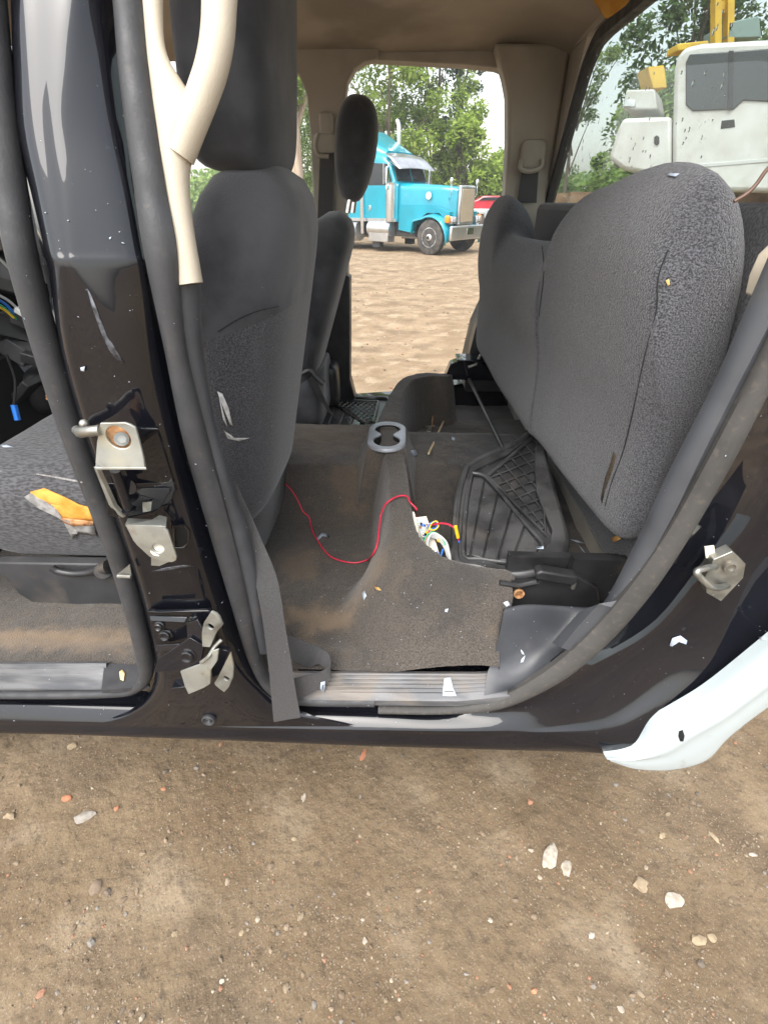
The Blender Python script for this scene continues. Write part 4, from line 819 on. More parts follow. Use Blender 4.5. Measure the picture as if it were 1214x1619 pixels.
LM = [leafmat('leaf_bright', (.20, .30, .04), (.30, .41, .08), (.40, .49, .15)), leafmat('leaf_mid', (.15, .24, .055), (.24, .35, .10), (.34, .42, .16)), leafmat('leaf_dark', (.07, .125, .05), (.13, .205, .08), (.20, .28, .12))]
M_bark = mat('bark', (.10, .075, .05), (.20, .16, .12), 5, rough=.95, stretch=(4, 4, .5)); M_palebark = mat('pale_bark', (.36, .26, .18), (.5, .40, .31), 4, rough=.95, stretch=(4, 4, .4))
def tree(x, y, h, w, label, lm=0, nleaf=5200, leaf=.20, clumps=60, low=.12, trunk_r=.18, bark=None, gap=1.0, seed=0, name='tree', group='trees along the edge of the yard'):
    rnd = random.Random(seed*77+5); base = GP(x, y); base.z = min(base.z, 0)
    t = thing(name, label, 'tree', base, 0, group)
    mb = MB(); top = Vector((x+rnd.uniform(-.4, .4), y, h*.93)); mid = base.lerp(top, .5)+Vector((rnd.uniform(-.3, .3), 0, 0))
    mb.tube([base-Vector((0,0,.2)), base.lerp(mid, .5), mid, top], lambda f: trunk_r*.7*(1-f)**.8+.015, 10, smooth=5)
    cl = []
    for k in range(clumps):
        f = low+(1-low)*rnd.random()**.9; z = h*f; env = w*math.sin(math.pi*min(1, (f-low)/(1-low)*.86+.14))**.7
        a = rnd.uniform(0, 2*math.pi); r = env*rnd.random()**.55; c = Vector((x+r*math.cos(a), y+r*math.sin(a), z)); cl.append((c, (.35+.55*rnd.random())*w*.42))
        if k % 3 == 0 and z > h*.15: s0 = base.lerp(top, max(.08, f-.2)); mb.tube([s0, s0.lerp(c, .5)+Vector((0,0,.15)), c], lambda q: .05*trunk_r/.18*(1-q)+.012, 5, smooth=3)
    mb.build('trunk', bark or M_bark, t)
    vs = []; fs = []
    per = int(nleaf*2.3)//clumps
    for c, r in cl:
        for i in range(per):
            d = Vector((rnd.gauss(0,1), rnd.gauss(0,1), rnd.gauss(0,.75))); d *= r*gap*rnd.random()**.4/max(d.length, 1e-6); p = c+d
            u = Vector((rnd.gauss(0,1), rnd.gauss(0,1), rnd.gauss(0,.6))).normalized(); v = u.cross(Vector((rnd.gauss(0,.5), -.45+rnd.gauss(0,.5), 1))).normalized(); s_ = leaf*rnd.uniform(.6, 1.25); b = len(vs)
            vs += [p-u*s_*.6, p+v*s_*.34, p+u*s_*.6, p-v*s_*.34]; fs.append((b, b+1, b+2, b+3))
    me = bpy.data.meshes.new('crown'); me.from_pydata(vs, [], fs); o = bpy.data.objects.new('crown', me); COL.objects.link(o); me.materials.append(LM[lm]); o.parent = t; o.matrix_parent_inverse = wmat(t).inverted()
    return t
TR = [(-5.25,27,15,2.2,'pale trunked tree seen through the far front door opening, left of the far pillar',0,dict(trunk_r=.55,bark=M_palebark,low=.36,nleaf=5000)),
 (-7.5,33,13,3.6,'leafy green tree at the left edge of the far front door opening',1,{}),
 (-4.4,36,16,3.2,'bright green bushy tree behind the pale trunked tree',0,{}),
 (-1.0,31,12,2.8,'yellow green tree above the sleeper roof of the teal semi',0,dict(nleaf=7000)),
 (1.4,34,15,2.8,'tall bright green tree behind the exhaust stack of the teal semi',0,dict(nleaf=7000)),
 (2.9,31,5.0,2.0,'lower yellow green tree behind the cab of the teal semi',0,dict(nleaf=6500)),
 (3.1,36,16,2.0,'tall dark tree with open branches against the white sky',2,dict(nleaf=4200,low=.3,clumps=46,leaf=.2,gap=1.1)),
 (4.9,32,3.5,2.0,'low round bush behind the nose of the teal semi',0,dict(nleaf=5000,low=.02)),
 (7.3,42,4.4,2.4,'small pale green tree behind the orange excavator arm',1,dict(nleaf=4500,low=.02)),
 (10.4,44,4.8,2.6,'low green tree right of the orange excavator arm',1,dict(nleaf=4000,low=.02)),
 (11.2,40,14,2.0,'thin leafy tree beside the far rear pillar',1,dict(nleaf=3600,low=.4)),
 (10.5,24,11.5,2.8,'dark green tree at the left edge of the wet rear window',2,dict(nleaf=6500,low=.03)),
 (8.2,20,4.6,1.9,'bushy dark green tree low in the corner of the wet rear window',1,dict(nleaf=5000,low=.02)),
 (14.6,24,15,3.2,'tall dark tree behind the bed of the white salvaged cab',2,dict(nleaf=7500,low=.05)),
 (20,26,17,3.4,'tall dark tree right of the yellow forklift mast',2,dict(nleaf=7000,low=.05))]
for i, (x, y, h, w, lab, lm, kw) in enumerate(TR): tree(x, y, h, w, lab, lm, seed=i, **kw)
rnd = random.Random(4); vs = []; fs = []
for i in range(26000):                                # the far wood behind the yard, one leafy mass
    x = rnd.uniform(-45, 95); y = rnd.uniform(56, 66); hh = 3.9+1.6*mnoise.noise(Vector((x*.16, 0, 3)))+1.2*mnoise.noise(Vector((x*.7, 0, 9))); z = hh*rnd.random()**.7
    p = Vector((x, y, z)); u = Vector((rnd.gauss(0,1), rnd.gauss(0,1), rnd.gauss(0,1))).normalized(); v = u.orthogonal().normalized(); s_ = rnd.uniform(.2, .5); b = len(vs)
    vs += [p-u*s_, p+v*s_*.6, p+u*s_, p-v*s_*.6]; fs.append((b, b+1, b+2, b+3))
me = bpy.data.meshes.new('far_wood'); me.from_pydata(vs, [], fs); o = bpy.data.objects.new('far_wood', me); COL.objects.link(o); me.materials.append(LM[1]); tag(o, 'far green wood beyond the yard', 'wood', kind='stuff')


# ------------------------------------------------------------------ loose things in the cab
# near floor mat, propped up in the storage bin
PLM = plane3(PZ(725, 893, .775), PZ(885, 885, .805), PZ(850, 660, .945)); nM = PLM[1] if PLM[1].z > 0 else -PLM[1]
def MP(x, y, off=0): return PP(x, y, PLM)+nM*off
OUT = [(738,742),(765,727),(800,712),(832,692),(848,655),(855,680),(859,725),(870,772),(884,822),(893,860),(886,885),(862,905),(825,913),(790,912),(757,902),(724,894),(719,860),(721,815),(727,775)]
fm = thing('floor_mat', 'black plastic tray floor mat with ribs and lattice propped up under the rear seat', 'floor mat', MP(790, 830))
mb = MB(); mb.prism([MP(x, y, -.006) for x, y in OUT], nM*.004); mb.build('tray', M_matplast, fm)
cl = [MP(x, y, .008) for x, y in OUT]; mb = MB(); mb.tube(catmull(cl+[cl[0]], 4), .0095, 10, flat=1.3); mb.build('rim', M_matplast, fm)
FL = []
cxm = sum(p[0] for p in OUT)/len(OUT); cym = sum(p[1] for p in OUT)/len(OUT)
for x, y in OUT:
    d = math.hypot(x-cxm, y-cym); w = 26 if x > 852 else 15 if y > 880 else 11; q = 1-w/d; FL.append((cxm+(x-cxm)*q, cym+(y-cym)*q))
mb = MB(); rows = [[MP(x, y, -.004) for x, y in OUT], [MP(x, y, .022 if x > 845 else .012) for x, y in OUT], [MP(x, y, .019 if x > 845 else .010) for x, y in FL], [MP(x, y, -.002) for x, y in FL]]
mb.loft(rows, True); mb.f += [[k+3*len(OUT), (k+1) % len(OUT)+3*len(OUT), (k+1) % len(OUT), k] for k in range(len(OUT))]; mb.v = mb.v
mb.build('flange', M_matplast, fm, bevel=.002)
INN = [(746,752),(738,790),(733,850),(734,884),(760,888),(800,893),(838,890),(852,878),(856,862),(830,832),(800,795),(768,758)]
cl = [MP(x, y, .010) for x, y in INN]; mb = MB(); mb.tube(catmull(cl+[cl[0]], 3), .0055, 8); mb.build('inner_rim', M_matplast, fm)
def rib(l, nm='rib'):
    mb = MB(); mb.prism([MP(x, y, .002) for x, y in l], nM*.008); return mb.build(nm, M_matplast, fm, bevel=.0025)
for l in ([(748,757),(765,762),(742,881),(737,881),(737,840),(741,795)],[(767,764),(786,784),(762,886),(745,882)],[(788,787),(808,809),(785,889),(765,887)],[(810,812),(828,834),(808,890),(788,889)],[(830,837),(852,866),(848,876),(834,887),(811,890)]):
    r_ = rib(l)
    mb = MB(); xs = [p[0] for p in l]; ys = [p[1] for p in l]; rr = random.Random(len(l))
    cx, cy = sum(xs)/len(xs), sum(ys)/len(ys)
    for a in range(-3, 4):
        for b in range(-1, 2): p = MP(cx+b*5-a*3.1+(a % 2)*2, cy+a*14*(.6 if len(l) > 4 else 1), .010); mb.lathe(p, nM, [(-.001,.0022),(.0008,.0018),(.001,.0002)], 8)
    mb.build('studs', M_matplast, r_, weld=False)
TRI = [(770,757),(846,692),(853,735),(862,850)]
cl = [MP(x, y, .010) for x, y in TRI]; mb = MB(); mb.tube(cl+[cl[0]], .0055, 8); mb.build('lattice_frame', M_matplast, fm)
def tri_in(x, y):
    pts = TRI; c = False
    for i in range(len(pts)):
        x1, y1 = pts[i]; x2, y2 = pts[i-1]
        if (y1 > y) != (y2 > y) and x < (x2-x1)*(y-y1)/(y2-y1)+x1: c = not c
    return c
mb = MB()
for ang, stp in ((50, 15), (-22, 15)):
    dx, dy = math.cos(R(ang)), math.sin(R(ang)); nx_, ny_ = -dy, dx
    for k in range(-9, 10):
        seg = [(t) for t in range(-140, 141, 2) if tri_in(825+nx_*k*stp+dx*t, 770+ny_*k*stp+dy*t)]
        if len(seg) > 2: mb.tube([MP(825+nx_*k*stp+dx*t, 770+ny_*k*stp+dy*t, .007) for t in (seg[0]-1, seg[-1]+1)], .0026, 6)
mb.build('lattice', M_matplast, fm, weld=False)
# far floor mat
PLF = plane3(PY(500, 672, 1.86), PY(600, 672, 1.86), PY(560, 631, 2.27)); nF = PLF[1] if PLF[1].z > 0 else -PLF[1]
def FP(x, y, off=0): return PP(x, y, PLF)+nF*off
f2 = thing('floor_mat', 'black plastic floor mat with lattice lying by the far door sill', 'floor mat', FP(550, 655))
OUT2 = [(488,632),(520,629),(575,631),(614,632),(610,650),(602,672),(590,690),(470,690),(478,655)]
mb = MB(); mb.prism([FP(x, y, -.004) for x, y in OUT2], nF*.004); mb.build('tray', M_matplast, f2)
cl = [FP(x, y, .006) for x, y in OUT2]; mb = MB(); mb.tube(catmull(cl+[cl[0]], 3), .010, 8); mb.build('rim', M_matplast, f2)
TRI2 = [(522,635),(598,637),(590,671),(575,671)]; cl = [FP(x, y, .008) for x, y in TRI2]; mb = MB(); mb.tube(cl+[cl[0]], .007, 6); mb.build('lattice_frame', M_matplast, f2)
TRI = TRI2; mb = MB()
for ang, stp in ((38, 5.5), (-38, 5.5)):
    dx, dy = math.cos(R(ang)), math.sin(R(ang)); nx_, ny_ = -dy, dx
    for k in range(-14, 15):
        seg = [t/2 for t in range(-160, 161) if tri_in(570+nx_*k*stp+dx*t/2, 650+ny_*k*stp+dy*t/2)]
        if len(seg) > 2: mb.tube([FP(570+nx_*k*stp+dx*t, 650+ny_*k*stp+dy*t, .006) for t in (seg[0], seg[-1])], .003, 5)
mb.build('lattice', M_matplast, f2, weld=False)
for l in ([(521,640),(530,646),(520,672),(510,672)],[(532,647),(545,655),(536,674),(522,673)],[(547,656),(558,663),(553,674),(538,674)],[(560,664),(570,671),(568,675),(555,675)]):
    mb = MB(); mb.prism([FP(x, y, 0) for x, y in l], nF*.008); mb.build('rib', M_matplast, f2, bevel=.002)

# put things on whatever surface the photograph shows under them
bpy.context.view_layer.update(); DG = bpy.context.evaluated_depsgraph_get()
def hit(px, py):
    d = ray(px, py).normalized(); ok, loc, nor, idx, ob, mt = scene.ray_cast(DG, CP, d)
    if not ok: return PZ(px, py, .65), Vector((0, 0, 1))
    if nor.dot(d) > 0: nor = -nor
    return Vector(loc), Vector(nor)
def on(px, py, off=.004): p, n = hit(px, py); return p+n*off
def patch(name, px, m, off=.0025, rings=2, th=.0015, lift=0, parent=None):      # thin flake that follows the surface it lies on
    cx = sum(p[0] for p in px)/len(px); cy = sum(p[1] for p in px)/len(px); mb = MB(); rows = []
    c, cn_ = hit(cx, cy); pl = (c, cn_)
    for k in range(rings+1):
        f = 1-k/(rings+.6); row = []
        for x, y in px:
            q = hit(cx+(x-cx)*f, cy+(y-cy)*f); p = q[0]
            if (p-c).length > .25 or abs((p-c).dot(cn_)) > .05: p = PP(cx+(x-cx)*f, cy+(y-cy)*f, pl)
            row.append(p+cn_*(off+lift*(1-f)))
        rows.append(row)
    mb.loft(rows, True); n0 = len(mb.v); mb.f.append(list(range(n0-len(px), n0)))
    o = mb.build(name, m, parent, weld=False, solid=th); return o
# torn front seat
fo = patch('torn_foam', [(50,777),(72,771),(100,783),(128,797),(148,802),(152,822),(140,822),(118,822),(100,818),(88,803),(72,792),(56,790)], M_foam, .003, 3, .002, parent=dc)
patch('torn_cloth', [(52,778),(88,800),(100,818),(150,822),(154,845),(130,842),(128,834),(118,852),(112,836),(104,824),(88,812),(60,800),(40,784)], M_torn, .004, 3, .0015, .002, parent=dc)
patch('torn_gap', [(98,816),(124,819),(150,822),(150,828),(118,830),(104,824)], M_rust, .006, 1, .001, parent=dc)
# scuffs and seams
M_scratch = mat('scratch', (.09, .095, .11), (.015, .015, .018), 160, rough=.5)
M_loopdark = mat('seam_thread', (.016, .016, .018), rough=1)
for l in ([(344,618),(352,622),(362,645),(368,672),(364,670),(352,640)],[(346,622),(352,645),(360,674),(353,662)],[(354,680),(362,690),(378,695),(394,692),(378,697),(360,693)]):
    patch('white_scuff', l, M_scuffwhite, .0015, 2, .001, parent=FSEAT)
def seam(px, r, m, parent, name='seam', off=.0006):
    mb = MB(); mb.tube([on(x, y, off) for x, y in px], r, 6, smooth=3); return mb.build(name, m, parent)
seam([(1056,395),(1040,440),(1038,490),(1020,560),(1003,640),(985,715),(968,760),(957,800)], .0010, M_loopdark, rs)

seam([(857,390),(860,430),(852,500)], .0010, M_loopdark, rs); seam([(0,745),(60,750),(130,762)], .0018, M_torn, dc)
patch('stain', [(970,714),(975,720),(968,745),(958,772),(952,796),(950,788),(957,755),(966,730)], mat('brown_stain', (.035, .027, .02), (.07, .05, .03), 60, rough=1), .0006, 2, .0004, parent=rs)
seam([(345,524),(370,508),(400,494),(440,484),(497,474)], .0008, M_loopdark, FSEAT)
for l in ([(138,455),(146,468),(158,500),(172,540),(186,562),(197,574),(190,574),(172,552),(158,520),(146,485)], [(240,903),(262,897),(290,893),(310,895),(288,897),(262,902)]):
    patch('scratch', l, M_scratch, .0006, 1, .0003, parent=pillar)
patch('paint_nick', [(1073,1156),(1079,1154),(1082,1163),(1080,1172),(1075,1172),(1072,1164)], M_dark, .0008, 1, .0004, parent=qp)
# red wire
rw_px = [(452,765,.004),(464,779,.004),(473,795,.004),(480,810,.004),(489,818,.004),(493,838,.004),(503,858,.004),(520,880,.004),(540,889,.004),(562,892,.004),(585,885,.004),(598,868,.006),(604,842,.010),(609,815,.014),(617,797,.012),(630,789,.010),(643,790,.012),(649,805,.018),(654,818,.02)]
W = [on(p.x, p.y, p.z*.7+.0015) for p in catmull([Vector(q) for q in rw_px], 6)]
W += [PY(x, y, Y) for x, y, Y in ((664,826,.99),(674,833,.97),(684,830,.95),(698,826,.94),(712,829,.93),(720,836,.92))]
wire = thing('red_wire', 'long red wire snaking over the dusty floor carpet and the raised ridge', 'wire', W[10])
W = [W[0]]+[(W[i-1]+W[i]*2+W[i+1])/4+Vector((0, 0, .0008)) for i in range(1, len(W)-1)]+[W[-1]]
mb = MB(); mb.tube(W, .0022, 8, smooth=2); mb.build('cable', M_redwire, wire)
mb = MB(); mb.tube([PY(720,832,.92), PY(724,850,.92)], .0045, 10); mb.build('yellow_connector', M_yellow, wire)
mb = MB(); mb.tube([PY(724,850,.92), PY(725,856,.92)], .002, 8); mb.build('wire_tip', M_redwire, wire)
mb = MB(); mb.tube([PY(725,855,.92), PY(716,871,.92)], .0042, 10); mb.build('blue_connector', M_bluew, wire)
# circuit module with its cables in the bin behind the ridge
cm = thing('control_module', 'opened ivory control box with circuit board and bundled cables lying behind the carpet ridge', 'control box', PY(675, 860, .95))
def ym(x, y): return interp(y, [805, 895], [1.00, .90])
def cmp_(name, px, m, th=.004, dy=0, bev=.001):
    mb = MB(); mb.prism([PY(x, y, ym(x, y)+dy) for x, y in px], (0, th, -th)); return mb.build(name, m, cm, bevel=bev)
cmp_('box_lid', [(642,809),(655,809),(657,818),(674,816),(682,838),(690,860),(700,896),(680,885),(663,868),(650,852),(644,835)], M_ivory, .006)
cb = cmp_('circuit_board', [(659,820),(672,820),(680,842),(672,860),(664,846)], mat('circuit_board', (.30, .36, .38), (.5, .5, .46), 300, rough=.5), .003, -.006)
random.seed(2)
for k in range(16):
    x, y = random.uniform(663, 678), random.uniform(824, 850); mb = MB(); mb.box(PY(x, y, ym(x, y)-.010), (.005, .005, .005)); mb.build('chip', random.choice((M_bluew, M_rust, M_yellow, M_ivory, M_dark, M_greenw)), cb)
for x, y in ((648,814),(652,822)): mb = MB(); mb.lathe(PY(x, y, ym(x, y)-.001), (0,-1,.3), [(0,.003),(.0015,.002),(.001,.0003)], 10); mb.build('screw', M_dark, cm)
def cab(pts, r, m, dy=-.014, sm=5): mb = MB(); mb.tube([PY(x, y, ym(x, y)+dy) for x, y in pts], r, 8, smooth=sm); return mb.build('cable', m, cm)
for k in range(4): cab([(672+k,868),(672+k*2,856-k*2),(684+k,849-k*2),(698+k*2,858-k),(706+k*1.5,875),(708+k*2,894)], .0026, M_greyw, -.016-.003*k)
cab([(668,862),(676,845),(688,842),(700,852),(704,862)], .0018, M_greenw, -.024); cab([(668,866),(674,850),(680,836)], .0018, M_redwire, -.022); cab([(671,864),(677,848),(683,840)], .0018, M_greenw, -.02)
cab([(678,838),(682,828),(690,824),(693,832),(686,838),(678,836)], .0017, M_yellow, -.026); cab([(675,834),(682,826),(689,826),(690,834),(682,836)], .0016, M_bluew, -.023)
cab([(690,872),(696,880),(700,868)], .0022, M_bluew, -.02); cab([(676,872),(686,878),(692,884)], .0018, M_redwire, -.012); cab([(705,880),(712,892),(716,905)], .0016, M_dark, -.02)
mb = MB(); mb.box(PY(696,853,.93), (.012,.006,.016), Matrix.Rotation(.5, 3, 'Y')); mb.build('yellow_tag', M_yellow, cm, bevel=.001)
# rods, stick, clips
A_, B_ = on(741, 598, .012), on(791, 712, .02)
mb = MB(); mb.tube([A_, B_], .0065, 10); tag(mb.build('metal_rod', M_blkplast), 'thin black rod lying across the storage bin towards the lattice mat', 'rod')
A_, B_ = on(677, 726, .022), on(699, 676, .03)
mb = MB(); mb.tube([A_, A_.lerp(B_, .3)+Vector((.001,0,.001)), B_], .0042, 6); tag(mb.build('wooden_stick', M_wood), 'pale wooden stick lying on grey carpet beside the cup holder', 'stick')
lt = thing('seat_latch', 'small rusty steel latch clip on the carpet behind the cup holder', 'latch', on(680, 680))
p = on(680, 682, .01); mb = MB(); mb.prism([p+Vector(v) for v in ((-.018,-.03,0),(.004,-.03,0),(.012,.03,.004),(-.004,.03,.004))], (0, 0, .004)); mb.build('base', M_steel, lt, bevel=.001)
mb = MB(); mb.prism([p+Vector(v) for v in ((.004,-.01,.004),(.008,.03,.004),(.008,.03,.05),(.005,.0,.05))], (.004, 0, 0)); mb.build('hook', M_rust, lt, bevel=.001)
mb = MB(); mb.cyl(p+Vector((-.02,.0,.012)), p+Vector((.02,.01,.012)), .004); mb.build('pin', M_steel, lt)
# paint chips: the big flakes one by one
CH = [([(702,1073),(712,1070),(716,1088),(722,1101),(699,1101)],'pale blue paint flake on the ribbed rear sill plate'),
 ([(1058,1020),(1062,1008),(1075,1004),(1086,1012),(1084,1018),(1074,1014),(1062,1021)],'split pale blue paint flake on the black rear jamb'),
 ([(501,852),(508,843),(517,844),(521,850),(510,848),(502,855)],'curved pale paint flake beside the red wire on the carpet'),
 ([(573,938),(577,934),(580,942),(576,950)],'narrow pale paint flake in the middle of the near footwell carpet'),
 ([(1054,277),(1062,275),(1075,275),(1070,280),(1062,279)],'pale zigzag paint flake on top of the folded rear seat'),
 ([(795,953),(802,950),(806,957),(800,960)],'white paint flake at the torn corner of the carpet by the black bracket'),
 ([(822,1026),(826,1030),(829,1036),(824,1033)],'pale blue paint sliver on the dark kick trim, upper of two'),
 ([(824,1042),(830,1036),(827,1047),(822,1048)],'pale blue paint sliver on the dark kick trim, lower of two'),
 ([(902,854),(912,855),(924,860),(912,858)],'long curled paint sliver on the black floor under the rear seat'),
 ([(914,862),(920,868),(926,877),(919,870)],'second curled paint sliver on the black floor nearest the propped mat'),
 ([(848,866),(860,864),(860,869),(850,869)],'pale flake on the lower rib end of the propped floor mat'),
 ([(704,963),(709,962),(707,968),(703,967)],'small pale flake on the sloping carpet left of the kick trim'),
 ([(0,704),(10,704),(22,708),(6,708)],'white paint flake on top of the torn front seat'),
 ([(129,580),(136,578),(135,586),(130,585)],'white fleck high on the dark front of the door pillar'),
 ([(1200,1008),(1208,1006),(1212,1012),(1204,1012)],'pale flake at the right end of the black rear jamb'),
 ([(507,1078),(514,1076),(512,1095),(506,1088)],'blue paint flake next to the looped belt end on the sill'),
 ([(649,713),(656,711),(660,719),(654,722)],'white flake on the bin carpet right of the cup holder'),
 ([(714,691),(720,693),(718,697),(714,695)],'small white flake on the bin carpet right of the wooden stick')]
for l, lab in CH: tag(patch('paint_chip', l, M_chip, .0022, 1, .0008), lab, 'paint chip', 'paint chips fallen around the cab')
for l, m, lab in (([(189,1064),(194,1060),(198,1066),(196,1078),(191,1076)], M_leaf_yel, 'small yellow leaf at the corner of the front sill'), ([(592,927),(600,929),(604,934),(597,933)], M_leaf_dry, 'small orange dry leaf on the near footwell carpet'), ([(1053,443),(1058,441),(1060,449),(1056,452)], M_leaf_dry, 'tiny orange brown scrap on the front face of the rear seat'), ([(968,850),(980,846),(984,852),(972,858)], M_leaf_dry, 'brown dry leaf under the lower tip of the rear seat')):
    tag(patch('dry_leaf' if 'leaf' in lab else 'scrap', l, m, .003, 1, .0008), lab, 'leaf' if 'leaf' in lab else 'scrap')
# debris specks strewn over carpet, sills and seats
rnd = random.Random(21); mb = MB()
AREAS = [((450,780,780,1062),230),((640,640,840,760),40),((795,960,930,1060),20),((230,450,430,1130),50),((470,1066,820,1150),30),((0,1050,230,1140),14),((760,400,1040,800),14),((960,640,1210,1120),40),((720,760,880,900),26),((330,520,470,800),10),((40,120,225,640),34),((0,940,200,1050),16)]
for (x0, y0, x1, y1), n in AREAS:
    for i in range(int(n*.8)):
        p, nn = hit(rnd.uniform(x0, x1), rnd.uniform(y0, y1))
        if p.y > 2.2 or p.z < .3: continue
        t = nn.orthogonal().normalized(); t = Matrix.Rotation(rnd.uniform(0, 6.28), 3, nn) @ t; b = nn.cross(t); s_ = rnd.choice((.0004,.0005,.0006,.0009,.0009,.0014)); p = p+nn*.0014
        k0 = len(mb.v); mb.v += [p-t*s_, p+b*s_*rnd.uniform(.4, .9), p+t*s_*rnd.uniform(.8, 2), p-b*s_*.5]; mb.f.append([k0, k0+1, k0+2, k0+3])
db = mb.build('debris', M_chip, weld=False, solid=.0004); tag(db, 'tiny pale paint specks strewn over the cab', None, None, 'stuff')

# ------------------------------------------------------------------ stones
def rock_pts(rnd, n=1):
    bm = bmesh.new(); bmesh.ops.create_icosphere(bm, subdivisions=n, radius=1)
    o = rnd.random()*50; a = rnd.uniform(.5, 1); b = rnd.uniform(.35, .7)
    vs = []
    for v in bm.verts:
        k = 1+.5*mnoise.noise(v.co*1.3+Vector((o, 0, 0)))+.2*mnoise.noise(v.co*3+Vector((0, o, 0))); c = v.co*k; vs.append(Vector((c.x, c.y*a, c.z*b)))
    fs = [[v.index for v in f.verts] for f in bm.faces]; bm.free(); return vs, fs
def rockmat(name, *cols):
    m = bpy.data.materials.new(name); m.use_nodes = True; N = m.node_tree.nodes; L = m.node_tree.links; b = N['Principled BSDF']; b.inputs['Roughness'].default_value = .9
    ge = N.new('ShaderNodeNewGeometry'); cr_ = N.new('ShaderNodeValToRGB'); cr_.color_ramp.interpolation = 'CONSTANT'; L.new(ge.outputs['Random Per Island'], cr_.inputs[0])
    e = cr_.color_ramp.elements; e[0].color = (*cols[0], 1); e[1].position = 1/len(cols); e[1].color = (*cols[1], 1)
    for i, c in enumerate(cols[2:]): x = e.new((i+2)/len(cols)); x.color = (*c, 1)
    tc = N.new('ShaderNodeTexCoord'); nz = N.new('ShaderNodeTexNoise'); nz.inputs['Scale'].default_value = 90; nz.inputs['Detail'].default_value = 5; L.new(tc.outputs['Object'], nz.inputs['Vector'])
    mr = N.new('ShaderNodeMapRange'); L.new(nz.outputs['Fac'], mr.inputs[0]); mr.inputs[1].default_value = .4; mr.inputs[2].default_value = .68; mr.inputs[4].default_value = .55
    mx = N.new('ShaderNodeMix'); mx.data_type = 'RGBA'; L.new(mr.outputs[0], mx.inputs[0]); L.new(cr_.outputs[0], mx.inputs[6]); mx.inputs[7].default_value = (.17, .12, .08, 1); L.new(mx.outputs[2], b.inputs['Base Color'])
    bp = N.new('ShaderNodeBump'); bp.inputs['Strength'].default_value = .5; bp.inputs['Distance'].default_value = .003; L.new(nz.outputs['Fac'], bp.inputs['Height']); L.new(bp.outputs[0], b.inputs['Normal']); return m
M_rocks = {'tan': rockmat('tan_stone', (.33,.26,.165), (.30,.235,.15)), 'white': rockmat('white_stone', (.40,.36,.30), (.36,.32,.26)), 'grey': rockmat('grey_stone', (.28,.26,.23), (.24,.23,.21)), 'red': rockmat('red_stone', (.48,.20,.11), (.42,.17,.09)), 'brown': rockmat('brown_stone', (.23,.17,.12), (.20,.15,.11))}
ST_ = [(132,1293,17,9,-25,'grey','flat grey stone near the left edge below the sill'),(16,1291,9,7,10,'tan','cream stone at the far left edge of the dirt'),(152,1404,9,17,-18,'brown','long upright brown stone in the left dirt'),(106,1263,7,8,0,'red','orange red stone left below the rocker'),(184,1279,4,4,0,'red','small orange pebble right of the flat grey stone'),(258,1248,4,3,0,'red','tiny orange pebble below the lower hinge'),
 (869,1355,10,20,32,'white','white chalky sliver stone, left of a broken pair'),(896,1372,8,16,28,'white','white chalky sliver stone, right of a broken pair'),(1012,1399,11,14,10,'tan','angular tan stone in the right dirt'),(1064,1424,14,12,0,'white','round white stone half sunk in the right dirt'),(1104,1487,11,12,0,'tan','tan stone, larger of two touching at the lower right'),(1126,1484,7,8,20,'tan','tan stone, smaller of two touching at the lower right'),
 (844,1568,5,7,-20,'red','orange pebble near the bottom edge'),(351,1552,4,7,0,'white','white upright pebble near the bottom edge'),(382,1476,4,7,10,'tan','tan pebble with a flat face at lower middle'),(276,1477,4,5,10,'tan','pale pebble at the bottom left middle'),(935,1480,5,8,-20,'white','white pebble beside small orange bits'),(1190,1352,6,4,0,'white','white pebble at the right edge of the dirt'),(1128,1324,4,8,-25,'tan','tan pebble on the cracked clod at the right'),(981,1597,6,5,15,'white','white pebble at the bottom right'),(775,1456,4,5,0,'white','small cream pebble in the middle of the dirt'),(737,1541,4,4,0,'grey','small grey pebble near the bottom middle'),(115,1180,6,7,0,'tan','tan pebble just below the left rocker'),(574,1194,4,8,15,'red','thin pinkish sliver just below the middle of the rocker'),(480,1262,4,5,0,'white','white pebble under the sill left of centre'),(465,1327,4,5,0,'tan','buff pebble left of centre in the dirt'),(577,1488,4,6,0,'white','white pebble at the centre bottom'),(1046,1322,6,5,-20,'tan','tan pebble beside the cracked soil at the right')]
rnd = random.Random(9)
def gp(px, py):
    p = PZ(px, py, 0)
    for _ in range(4): p = PZ(px, py, ground_h(p.x, p.y))
    return p
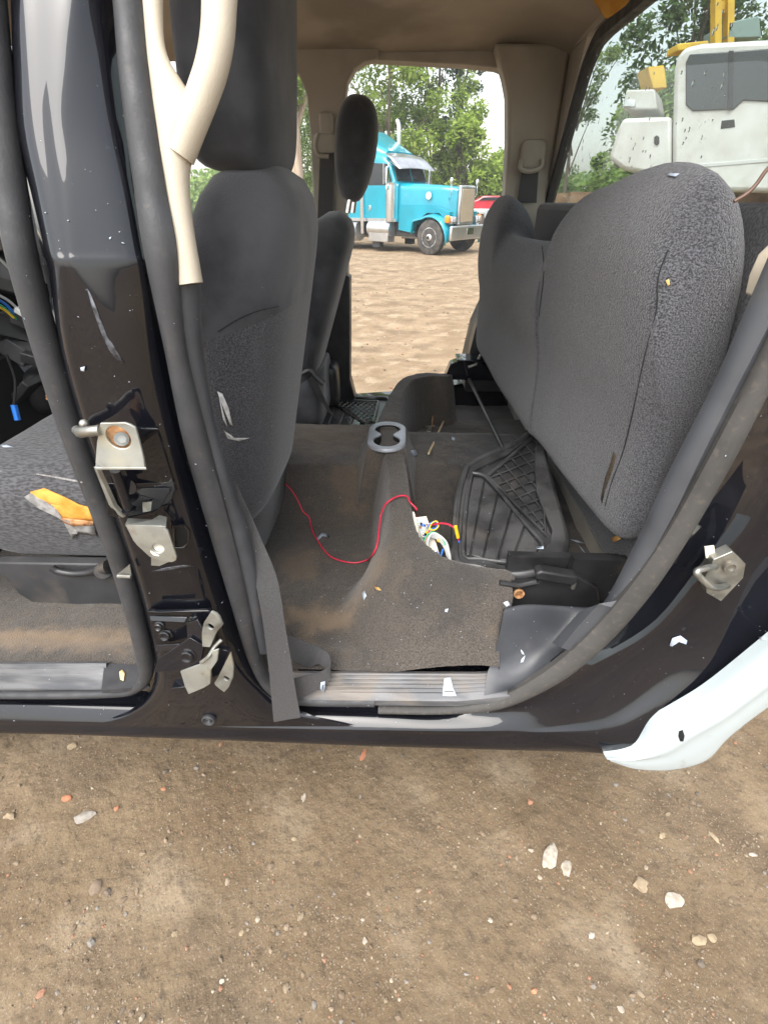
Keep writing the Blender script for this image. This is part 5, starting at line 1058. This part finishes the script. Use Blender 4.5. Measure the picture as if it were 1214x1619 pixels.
for x, y, w, h, rot, k, lab in ST_:
    p = gp(x, y); sx = abs((gp(x+w, y)-p).length); sy_ = abs((gp(x, y+h)-p).length); vs, fs = rock_pts(rnd, 2)
    mrot = Matrix.Rotation(R(-rot), 3, 'Z'); zz = min(sx, sy_)*.9
    mb = MB(); mb.add([p+mrot @ Vector((v.x*sx, v.y*sy_*1.3, v.z*zz))+Vector((0,0,zz*.15)) for v in vs], fs); tag(mb.build('stone', M_rocks[k], angle=30), lab, 'stone', 'loose stones on the dirt')
TPL = [rock_pts(rnd, 1) for _ in range(14)]; mb = MB(); rnd = random.Random(5)
for i in range(15000):
    px, py = rnd.uniform(-60, 1274), rnd.uniform(1150, 1660)
    if i < 13500:
        p = PZ(px, py, 0)
        if mnoise.noise(Vector((p.x*4, p.y*4, 2)))+rnd.gauss(0, .22) < .02: continue
        s_ = min(.010, .00105*math.exp(abs(rnd.gauss(0, .78))))
    else: p = Vector((rnd.uniform(-4, 7), rnd.uniform(3.2, 14), 0)); s_ = rnd.uniform(.006, .022)
    z = ground_h(p.x, p.y); vs, fs = TPL[i % 14]; a = rnd.uniform(0, 6.28); c, q = math.cos(a)*s_, math.sin(a)*s_
    b = len(mb.v); mb.v += [Vector((p.x+v.x*c-v.y*q, p.y+v.x*q+v.y*c, z+v.z*s_+s_*.2)) for v in vs]; mb.f += [[b+j for j in f] for f in fs]
gv = mb.build('gravel', rockmat('gravel_mix', (.15,.11,.075),(.20,.15,.10),(.27,.21,.145),(.12,.10,.08),(.36,.31,.24),(.17,.13,.09),(.20,.185,.165),(.16,.12,.08),(.30,.15,.09),(.23,.18,.12)), weld=False, smooth=False); tag(gv, 'fine gravel scattered over the dirt', None, None, 'stuff')

# ------------------------------------------------------------------ the thin haze of a damp day
M_haze = bpy.data.materials.new('haze_air'); M_haze.use_nodes = True; N = M_haze.node_tree.nodes; N.remove(N['Principled BSDF'])
pv = N.new('ShaderNodeVolumePrincipled'); pv.inputs['Color'].default_value = (.93, .96, 1, 1); pv.inputs['Density'].default_value = .0018; M_haze.node_tree.links.new(pv.outputs[0], N['Material Output'].inputs['Volume'])
mb = MB(); mb.box((25, 32, 8.3), (170, 84, 20)); hz = mb.build('haze', M_haze, smooth=False); tag(hz, 'thin pale haze over the yard', None, None, 'stuff')
